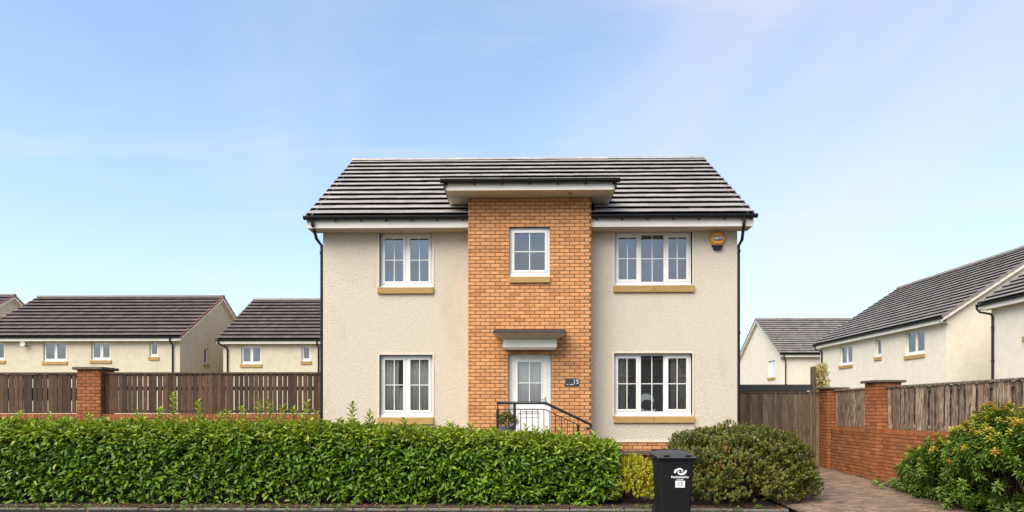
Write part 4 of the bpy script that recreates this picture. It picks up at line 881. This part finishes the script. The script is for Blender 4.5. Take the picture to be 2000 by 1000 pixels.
def fnoise(x, y, s=1.):      # cheap smooth lumpy function
    return (np.sin(x * 2.1 * s + 1.3) * np.sin(y * 2.7 * s + .4) + .6 * np.sin(x * 4.7 * s + y * 3.1 * s + 2.) + .4 * np.sin(x * 9.1 * s - y * 7.7 * s)) / 2.

# ---------------- laurel hedge
hedge = thing('laurel_hedge', 'long clipped laurel hedge with glossy green leaves along the front', 'hedge', (-4, 12.0, .04))
HXA, HXB, HY0, HY1 = -11.6, 1.62, 11.42, 12.5
htop = lambda x: np.interp(x, [-12, -9.7, -6.5, -3.7, -2.4, -1.15, .4, 1.7], [1.47, 1.44, 1.40, 1.39, 1.34, 1.28, 1.19, 1.06])
P = []; Nn = []; Yg = []
def hedge_face(n_, depth):
    x = RNG.uniform(HXA, HXB, n_); z = RNG.uniform(.10, 1., n_) ; z = .05 + (z - .1) / .9 * (htop(x) - .05)
    # ragged foot: fewer leaves low down
    keep = RNG.random(n_) < np.clip((z - .0 + .12 * fnoise(x * 3, z)) / .26, .15, 1); x, z = x[keep], z[keep]
    cl = fnoise(x * 5.2 + 1.1, z * 6.5) + .7 * fnoise(x * 11. + 4., z * 13.); keep = RNG.random(len(x)) < np.clip(.62 + .55 * cl, .10, 1); x, z, cl = x[keep], z[keep], cl[keep]
    bulge = .06 * fnoise(x * 1.6, z * 2.4) - .05 * cl + .12 * np.clip((z / htop(x) - .75) / .25, 0, 1) ** 2
    y = HY0 + bulge + RNG.exponential(depth, len(x)).clip(0, .6)
    nrm = np.stack([RNG.normal(0, .25, len(x)), -np.ones(len(x)), np.clip((z / htop(x) - .7) * 2, 0, 1.2)], 1)
    return np.stack([x, y, z], 1), unit(nrm), np.zeros(len(x))
def hedge_top(n_):
    x = RNG.uniform(HXA, HXB, n_); y = RNG.uniform(HY0 + .06, HY1, n_); z = htop(x) + .035 * fnoise(x * 2.2, y * 2) + .05 * fnoise(x * 5.5, y * 4) - RNG.exponential(.05, n_).clip(0, .3) - .10 * np.clip((HY0 + .25 - y) / .2, 0, 1) ** 2
    nrm = np.stack([RNG.normal(0, .3, n_), RNG.normal(-.35, .3, n_), np.ones(n_)], 1); return np.stack([x, y, z], 1), unit(nrm), np.ones(n_)
def hedge_end(n_):
    y = RNG.uniform(HY0, HY1, n_); z = RNG.uniform(.12, 1.06, n_); x = HXB + .06 * fnoise(y * 2, z * 3) - RNG.exponential(.06, n_).clip(0, .4)
    return np.stack([x, y, z], 1), unit(np.stack([np.ones(n_), RNG.normal(-.3, .3, n_), RNG.normal(.2, .2, n_)], 1)), np.zeros(n_)
def hedge_core(n_):
    x = RNG.uniform(HXA, HXB - .08, n_); z = .12 + RNG.random(n_) * (htop(x) - .22); keep = RNG.random(n_) < np.clip((z - .02) / .25, .25, 1); x, z = x[keep], z[keep]; m_ = len(x)
    return np.stack([x, RNG.uniform(11.72, 12.25, m_), z], 1), unit(np.stack([RNG.normal(0, .4, m_), -np.ones(m_), RNG.normal(.1, .3, m_)], 1)), np.zeros(m_)
parts = [hedge_face(15500, .04), hedge_face(6000, .2), hedge_top(9500), hedge_end(1500), hedge_core(20000)]
pos = np.concatenate([p[0] for p in parts]); nrm = np.concatenate([p[1] for p in parts]); isT = np.concatenate([p[2] for p in parts])
n_ = len(pos)
side = RNG.normal(0, 1, n_); ax_ = nrm * RNG.uniform(.3, .9, (n_, 1)) + np.stack([side * .8, np.zeros(n_), RNG.normal(-.08, .4, n_) + isT * .4], 1); ax_ = unit(ax_)
up = unit(nrm * .5 + np.array([0, -.05, .85]) + RNG.normal(0, .27, (n_, 3)))
ln = RNG.uniform(.085, .15, n_); ln[-len(parts[4][0]):] *= 1.6; wd_ = ln * RNG.uniform(.36, .46, n_)
hfrac = pos[:, 2] / htop(pos[:, 0])
young = RNG.random(n_) < np.clip((hfrac - .72) / .22, .05, .82)
MUT = ~young
# the leaves that show largest, as single objects
surf = np.where(MUT & (pos[:, 1] < HY0 + .10) & (pos[:, 0] > -9.3) & (pos[:, 2] > .2))[0]; big = surf[np.argsort(-ln[surf])][:300]
single = np.zeros(n_, bool); single[big] = True
lm = bpy.data.meshes.new('leaf'); lm.from_pydata([tuple(v) for v in LEAF_V * np.array([.42, 1, 1])], [], LEAF_F); lm.materials.append(MATS['laurel'])
fx, fy, fz = frames(ax_, up)
for i in big:
    o = link('leaf', lm, hedge, pos[i]); o.rotation_euler = Matrix((fx[i], fy[i], fz[i])).transposed().to_euler(); o.scale = (ln[i],) * 3
s_ = MUT & ~single
tag(link('foliage', leaf_mesh('foliage', pos[s_], ax_[s_], up[s_], ln[s_], wd_[s_], 'laurel'), hedge), kind='stuff')
s_ = young
tag(link('young_foliage', leaf_mesh('young_foliage', pos[s_], ax_[s_], up[s_], ln[s_] * .9, wd_[s_] * .85, 'laurel_young'), hedge), kind='stuff')
k_ = 22; x = RNG.uniform(HXA, HXB, k_); pd = np.stack([x, HY0 + RNG.uniform(0, .12, k_), RNG.uniform(.3, .9, k_)], 1)
tag(link('withered_foliage', leaf_mesh('withered_foliage', pd, unit(np.stack([RNG.normal(0, .5, k_), -np.ones(k_) * .5, -np.ones(k_)], 1)), unit(np.stack([RNG.normal(0, .5, k_), -np.ones(k_), RNG.normal(0, .3, k_)], 1)), RNG.uniform(.05, .09, k_), RNG.uniform(.025, .035, k_), 'dead_leaf'), hedge), kind='stuff')
tw = MB()
for i in range(70):
    x = HXA + (HXB - HXA) * (i + random.random()) / 70; y = random.uniform(11.6, 12.3)
    base = Vector((x, y, 0)); 
    for j in range(4):
        a = random.uniform(0, 6.28); tip = base + Vector((math.cos(a) * .35, math.sin(a) * .3, random.uniform(.6, 1.15))); mid = base.lerp(tip, .45) + Vector((random.uniform(-.06, .06), random.uniform(-.06, .06), .05))
        tw.tube([base, mid, tip], [.02, .013, .005], 5, cap=False)
tw.build('branches', 'twig', hedge, kind='stuff')
# tall shoots above the clipped top
shoots = [(-6.32, 11.75, 2.0), (-5.85, 11.8, 1.84), (-5.05, 11.8, 1.74), (-4.78, 11.75, 1.82), (-4.6, 11.8, 1.83), (-4.15, 11.8, 1.72), (-3.93, 11.8, 1.83), (-3.75, 11.85, 1.66), (-3.10, 11.75, 1.80), (-2.8, 11.8, 1.66), (-7.9, 11.8, 1.62), (-8.6, 11.8, 1.6), (-7.0, 11.8, 1.62), (-6.6, 11.8, 1.7), (-5.5, 11.8, 1.62), (-2.1, 11.8, 1.52), (-1.35, 11.8, 1.45), (-.6, 11.8, 1.37), (.9, 11.8, 1.27), (-5.3, 11.7, 1.68), (-4.3, 11.7, 1.76), (-9.1, 11.7, 1.66)]
for _ in range(46):
    x = random.uniform(-9.6, 1.4); shoots.append((x, random.uniform(11.55, 11.9), float(htop(x)) + random.uniform(.06, .19)))
for (x, y, zt_) in shoots:
    z0 = float(htop(x)) - .15; lean = random.uniform(-.06, .06); st_ = [(x, y, z0), (x + lean * .5, y - .02, (z0 + zt_) / 2), (x + lean, y - .03, zt_ - .03)]
    sh = MB().tube(st_, [.009, .007, .004], 5).build('shoot', 'green_stem', hedge)
    k_ = int((zt_ - z0) / .028) + 4; t = np.linspace(.2, 1, k_); p = np.stack([x + lean * t, np.full(k_, y) - .03 * t, z0 + (zt_ - .03 - z0) * t], 1); ang = np.arange(k_) * 2.4
    ax2 = unit(np.stack([np.cos(ang), np.sin(ang) * .8, np.full(k_, .55) + .7 * t ** 3], 1)); up2 = unit(np.stack([-np.cos(ang) * .6, -np.sin(ang) * .6 - .2, np.ones(k_)], 1))
    tag(link('shoot_foliage', leaf_mesh('shoot_foliage', p, ax2, up2, RNG.uniform(.10, .15, k_), RNG.uniform(.042, .058, k_), 'laurel_young'), sh), kind='stuff')

def sprig_bush(n_sprig, centre, rad, leaf_l, leaf_w, per, spl, zmin, lump, seed, squash=2.2, inner=.35):
    """sprigs on a lumpy dome: returns leaf positions, axes, normals, lengths, widths, height fraction"""
    r = np.random.default_rng(seed); d = unit(r.normal(0, 1, (n_sprig, 3))); d[:, 2] = np.abs(d[:, 2]) * 1.0 - .18 * r.random(n_sprig)
    d = unit(d); rr = 1 + lump * fnoise(d[:, 0] * 3 + seed, d[:, 1] * 3 + d[:, 2] * 3, 1.2) - r.exponential(.06, n_sprig).clip(0, inner)
    e = 2. / squash; sd = np.sign(d) * np.abs(d) ** e; base = np.array(centre) + sd * np.array(rad) * rr[:, None]
    base[:, 2] = np.maximum(base[:, 2], zmin + r.uniform(0, .15, n_sprig))
    out = unit(d * .8 + np.array([0, 0, .75]) + r.normal(0, .3, (n_sprig, 3)))
    t = np.tile(np.linspace(0, 1, per), n_sprig); b = np.repeat(base, per, 0); o = np.repeat(out, per, 0); ang = np.tile(np.arange(per) * 2.4, n_sprig) + np.repeat(r.uniform(0, 6.28, n_sprig), per)
    p1 = unit(np.cross(o, np.array([.3, .9, .2]))); p2 = np.cross(o, p1); radd = p1 * np.cos(ang)[:, None] + p2 * np.sin(ang)[:, None]
    L1 = np.repeat(r.uniform(.7, 1.3, n_sprig), per) * spl
    pos = b + o * (t * L1)[:, None]; ax = unit(radd * .9 + o * (.45 + .6 * t)[:, None] + r.normal(0, .15, pos.shape)); nr_ = unit(o * .8 - radd * .3 + r.normal(0, .2, pos.shape))
    k = len(pos); return pos, ax, nr_, r.uniform(.75, 1.25, k) * leaf_l, r.uniform(.8, 1.2, k) * leaf_w, base, out
def branches(parent, c, tips, zb, rad=.02, m='twig'):
    b = MB()
    for tp in tips:
        s = Vector((c[0] + random.uniform(-.15, .15), c[1] + random.uniform(-.12, .12), zb)); tp = Vector(tp); mid = s.lerp(tp, .5) + Vector((random.uniform(-.08, .08), random.uniform(-.08, .08), .06)); b.tube([s, mid, tp], [rad, rad * .65, rad * .25], 5, cap=False)
    return tag(b.build('branches', m, parent), kind='stuff')
# ---------------- rounded escallonia
C1, Rr = (3.84, 11.95, .32), (1.33, .80, 1.02)
bush = thing('rounded_shrub', 'large rounded dark green shrub with tiny leaves beside the bin', 'shrub', (3.84, 11.95, .04))
pos, ax_, nr_, l_, w_, base, out = sprig_bush(7200, C1, Rr, .040, .023, 11, .065, .08, .17, 3, squash=2.4, inner=.4)
tag(link('foliage', leaf_mesh('foliage', pos, ax_, nr_, l_, w_, 'escallonia', simple=True), bush), kind='stuff')
branches(bush, C1, base[:160] * .8 + np.array(C1) * .2, .03)
fl = base[(base[:, 1] < 11.9)]; clus = fl[RNG.choice(len(fl), 11)]; pf_ = []
for c_ in clus:
    k_ = RNG.integers(6, 22); pf_.append(c_ + RNG.normal(0, .05, (k_, 3)) + np.array([0, -.05, .06]))
pf_ = np.concatenate(pf_); k_ = len(pf_)
tag(link('blossom', leaf_mesh('blossom', pf_, unit(RNG.normal(0, 1, (k_, 3)) + np.array([0, -.5, 1])), unit(RNG.normal(0, .6, (k_, 3)) + np.array([0, -1, .6])), np.full(k_, .024), np.full(k_, .018), 'blossom', simple=True), bush), kind='stuff')
# ---------------- golden shrub
gold = thing('golden_shrub', 'bright yellow-green shrub between the hedge and the bin', 'shrub', (1.92, 11.75, .04))
pos, ax_, nr_, l_, w_, base, out = sprig_bush(950, (1.93, 11.8, .18), (.46, .42, .58), .038, .019, 14, .13, .07, .10, 9, squash=2.3)
tag(link('foliage', leaf_mesh('foliage', pos, ax_, nr_, l_, w_, 'golden', simple=True), gold), kind='stuff'); branches(gold, (1.93, 11.8), base[:70], .03, .010)
# ---------------- orange-tipped shrub against the wall
pi = thing('orange_tipped_shrub', 'spreading green shrub with yellow and orange shoot tips against the brick wall', 'shrub', (7.3, 10.8, .08))
lumps = [((7.25, 10.1, .85), (.62, .75, .82), 330), ((7.28, 11.0, .62), (.55, .75, .70), 280), ((7.36, 11.9, .48), (.38, .6, .54), 180), ((7.42, 12.6, .42), (.24, .42, .42), 90), ((7.35, 9.2, .9), (.6, .7, .85), 170), ((7.45, 10.6, 1.15), (.30, .5, .48), 110)]
PB_, PO_ = [], []
for k, (c_, r_, nn_) in enumerate(lumps):
    rg = np.random.default_rng(40 + k); d = unit(rg.normal(0, 1, (nn_, 3))); d[:, 2] = np.where(rg.random(nn_) < .55, np.abs(d[:, 2]), d[:, 2]); rr = rg.uniform(.62, 1.08, nn_)[:, None]
    PB_.append(np.array(c_) + d * np.array(r_) * rr); PO_.append(unit(d * .55 + np.array([0, 0, .9]) + rg.normal(0, .18, (nn_, 3))))
PB_ = np.concatenate(PB_); PO_ = np.concatenate(PO_); ok = (PB_[:, 0] < 7.66) & (PB_[:, 2] > .12); PB_, PO_ = PB_[ok], PO_[ok]
def rosettes(B, O, per, ll, ww, tiltlo, tilthi, seed):
    r = np.random.default_rng(seed); n_ = len(B); b = np.repeat(B, per, 0); o = np.repeat(O, per, 0); ang = np.tile(np.arange(per) * 2.4, n_) + np.repeat(r.uniform(0, 6.28, n_), per)
    p1 = unit(np.cross(o, np.array([.3, .9, .2]))); p2 = np.cross(o, p1); rad_ = p1 * np.cos(ang)[:, None] + p2 * np.sin(ang)[:, None]; t = np.tile(np.linspace(0, 1, per), n_)
    el = tiltlo + (tilthi - tiltlo) * t; ax = unit(rad_ * np.cos(el)[:, None] + o * np.sin(el)[:, None] + r.normal(0, .1, b.shape)); nr_ = unit(o * np.cos(el)[:, None] - rad_ * np.sin(el)[:, None])
    k = len(b); return b + o * (t * .06)[:, None], ax, nr_, ll * r.uniform(.75, 1.2, k) * (1.1 - .35 * t), ww * r.uniform(.85, 1.15, k)
rs_ = np.random.default_rng(77); topness = PO_[:, 2] * .4 + (PB_[:, 2] - .5) * .7 + rs_.normal(0, .28, len(PB_)); yng = topness > np.quantile(topness, .66)
mid_ = rosettes(np.concatenate([PB_, PB_ - PO_ * .07]), np.concatenate([PO_, PO_]), 13, .088, .028, R(-15), R(45), 5)
tag(link('foliage', leaf_mesh('foliage', *mid_, 'pieris'), pi), kind='stuff')
yp = rosettes(PB_[yng] + PO_[yng] * .06, PO_[yng], 12, .072, .025, R(5), R(40), 6)
rv_ = np.repeat(np.clip(rs_.beta(1.3, 2.3, yng.sum()), .02, .98), 12)
tag(link('young_foliage', leaf_mesh('young_foliage', *yp, 'pieris_young', rnd=rv_), pi), kind='stuff')
for yy_ in (9.4, 10.2, 11.0, 11.9): branches(pi, (7.45, yy_), PB_[np.abs(PB_[:, 1] - yy_) < .4][::8] * .9 + np.array([7.45, yy_, .5]) * .1, .08, .012)
lowp = np.stack([RNG.uniform(7.1, 7.6, 150), RNG.uniform(8.8, 13.6, 150), np.full(150, .2) + RNG.uniform(-.05, .1, 150)], 1); lr = rosettes(lowp, unit(RNG.normal(0, .4, (150, 3)) + np.array([-.5, -.4, .8])), 10, .07, .03, R(-5), R(40), 8)
cov = tag(link('ground_cover', leaf_mesh('ground_cover', *lr, 'pieris')), 'low leafy ground cover at the foot of the driveway wall', 'plant', kind='stuff')
wp = np.stack([RNG.uniform(-9.6, 4.3, 130), RNG.uniform(10.93, 11.2, 130), np.full(130, .02)], 1); wr = rosettes(wp, unit(RNG.normal(0, .3, (130, 3)) + np.array([0, -.3, 1])), 8, .05, .02, R(0), R(60), 18)
tag(link('weeds', leaf_mesh('weeds', *wr, 'laurel')), 'small green weeds growing along the kerb below the hedge', 'weeds', kind='stuff')
# ---------------- pot plant foliage
pos, ax_, nr_, l_, w_, base, out = sprig_bush(90, (-.335, 13.2, 1.36), (.15, .15, .22), .055, .022, 10, .08, 1.36, .12, 21)
tag(link('foliage', leaf_mesh('foliage', pos, ax_, nr_, l_, w_, 'potted_leaf'), pot), kind='stuff'); branches(pot, (-.335, 13.2), base[:14], 1.33, .006)
k_ = 26; fp = base[RNG.choice(len(base), k_)] + RNG.normal(0, .02, (k_, 3)) + np.array([0, -.04, .03])
tag(link('flowers', leaf_mesh('flowers', fp, unit(RNG.normal(0, 1, (k_, 3))), unit(RNG.normal(0, 1, (k_, 3)) + np.array([0, -1, 0])), np.full(k_, .035), np.full(k_, .03), 'red_flower', simple=True), pot), kind='stuff')
# ---------------- pale dry plant beyond the gate
dp = thing('dry_plant', 'tall pale yellow dried plant rising behind the timber gate', 'plant', (9.55, 21, 0))
k_ = 1500; t = RNG.random(k_); pz = 1.8 + 1.3 * t; pos = np.stack([9.50 + RNG.normal(0, .11, k_) * (1.1 - .5 * t), 21.1 + RNG.normal(0, .12, k_), pz], 1)
tag(link('foliage', leaf_mesh('foliage', pos, unit(RNG.normal(0, .5, (k_, 3)) + np.array([0, 0, .7])), unit(RNG.normal(0, .5, (k_, 3)) + np.array([0, -1, .3])), RNG.uniform(.08, .18, k_), RNG.uniform(.02, .04, k_), 'dry_plant', simple=True), dp), kind='stuff')
branches(dp, (9.5, 21.1), [(9.5 + random.uniform(-.12, .12), 21.1, random.uniform(2.4, 3.05)) for _ in range(9)], 0, .02, 'dry_plant')
# ---------------- grass blades on the lawn edge, fallen leaves along the kerb
k_ = 9000; pos = np.stack([RNG.uniform(-10.5, 2.2, k_), RNG.uniform(12.35, 14.2, k_), np.full(k_, .05)], 1)
tag(link('grass', leaf_mesh('grass', pos, unit(RNG.normal(0, .35, (k_, 3)) + np.array([0, 0, 1.])), unit(RNG.normal(0, .6, (k_, 3)) + np.array([0, -1, .2])), RNG.uniform(.06, .16, k_), np.full(k_, .009), 'grass', simple=True)), 'rough yellow-green grass seen under the hedge', 'grass', kind='stuff')
k_ = 900; pos = np.stack([RNG.uniform(-10, 4.6, k_), 10.75 + RNG.beta(2.2, 1.4, k_) * .62, np.zeros(k_)], 1); pos[:, 2] = np.where(pos[:, 1] > 11.12, .06, np.where(pos[:, 1] > 11.0, .045, .008))
tag(link('fallen_leaves', leaf_mesh('fallen_leaves', pos, unit(RNG.normal(0, 1, (k_, 3)) * np.array([1, 1, .12])), unit(RNG.normal(0, .25, (k_, 3)) + np.array([0, 0, 1])), RNG.uniform(.03, .07, k_), RNG.uniform(.015, .03, k_), 'dead_leaf')), 'fallen brown leaves scattered along the kerb', 'leaves', kind='stuff')
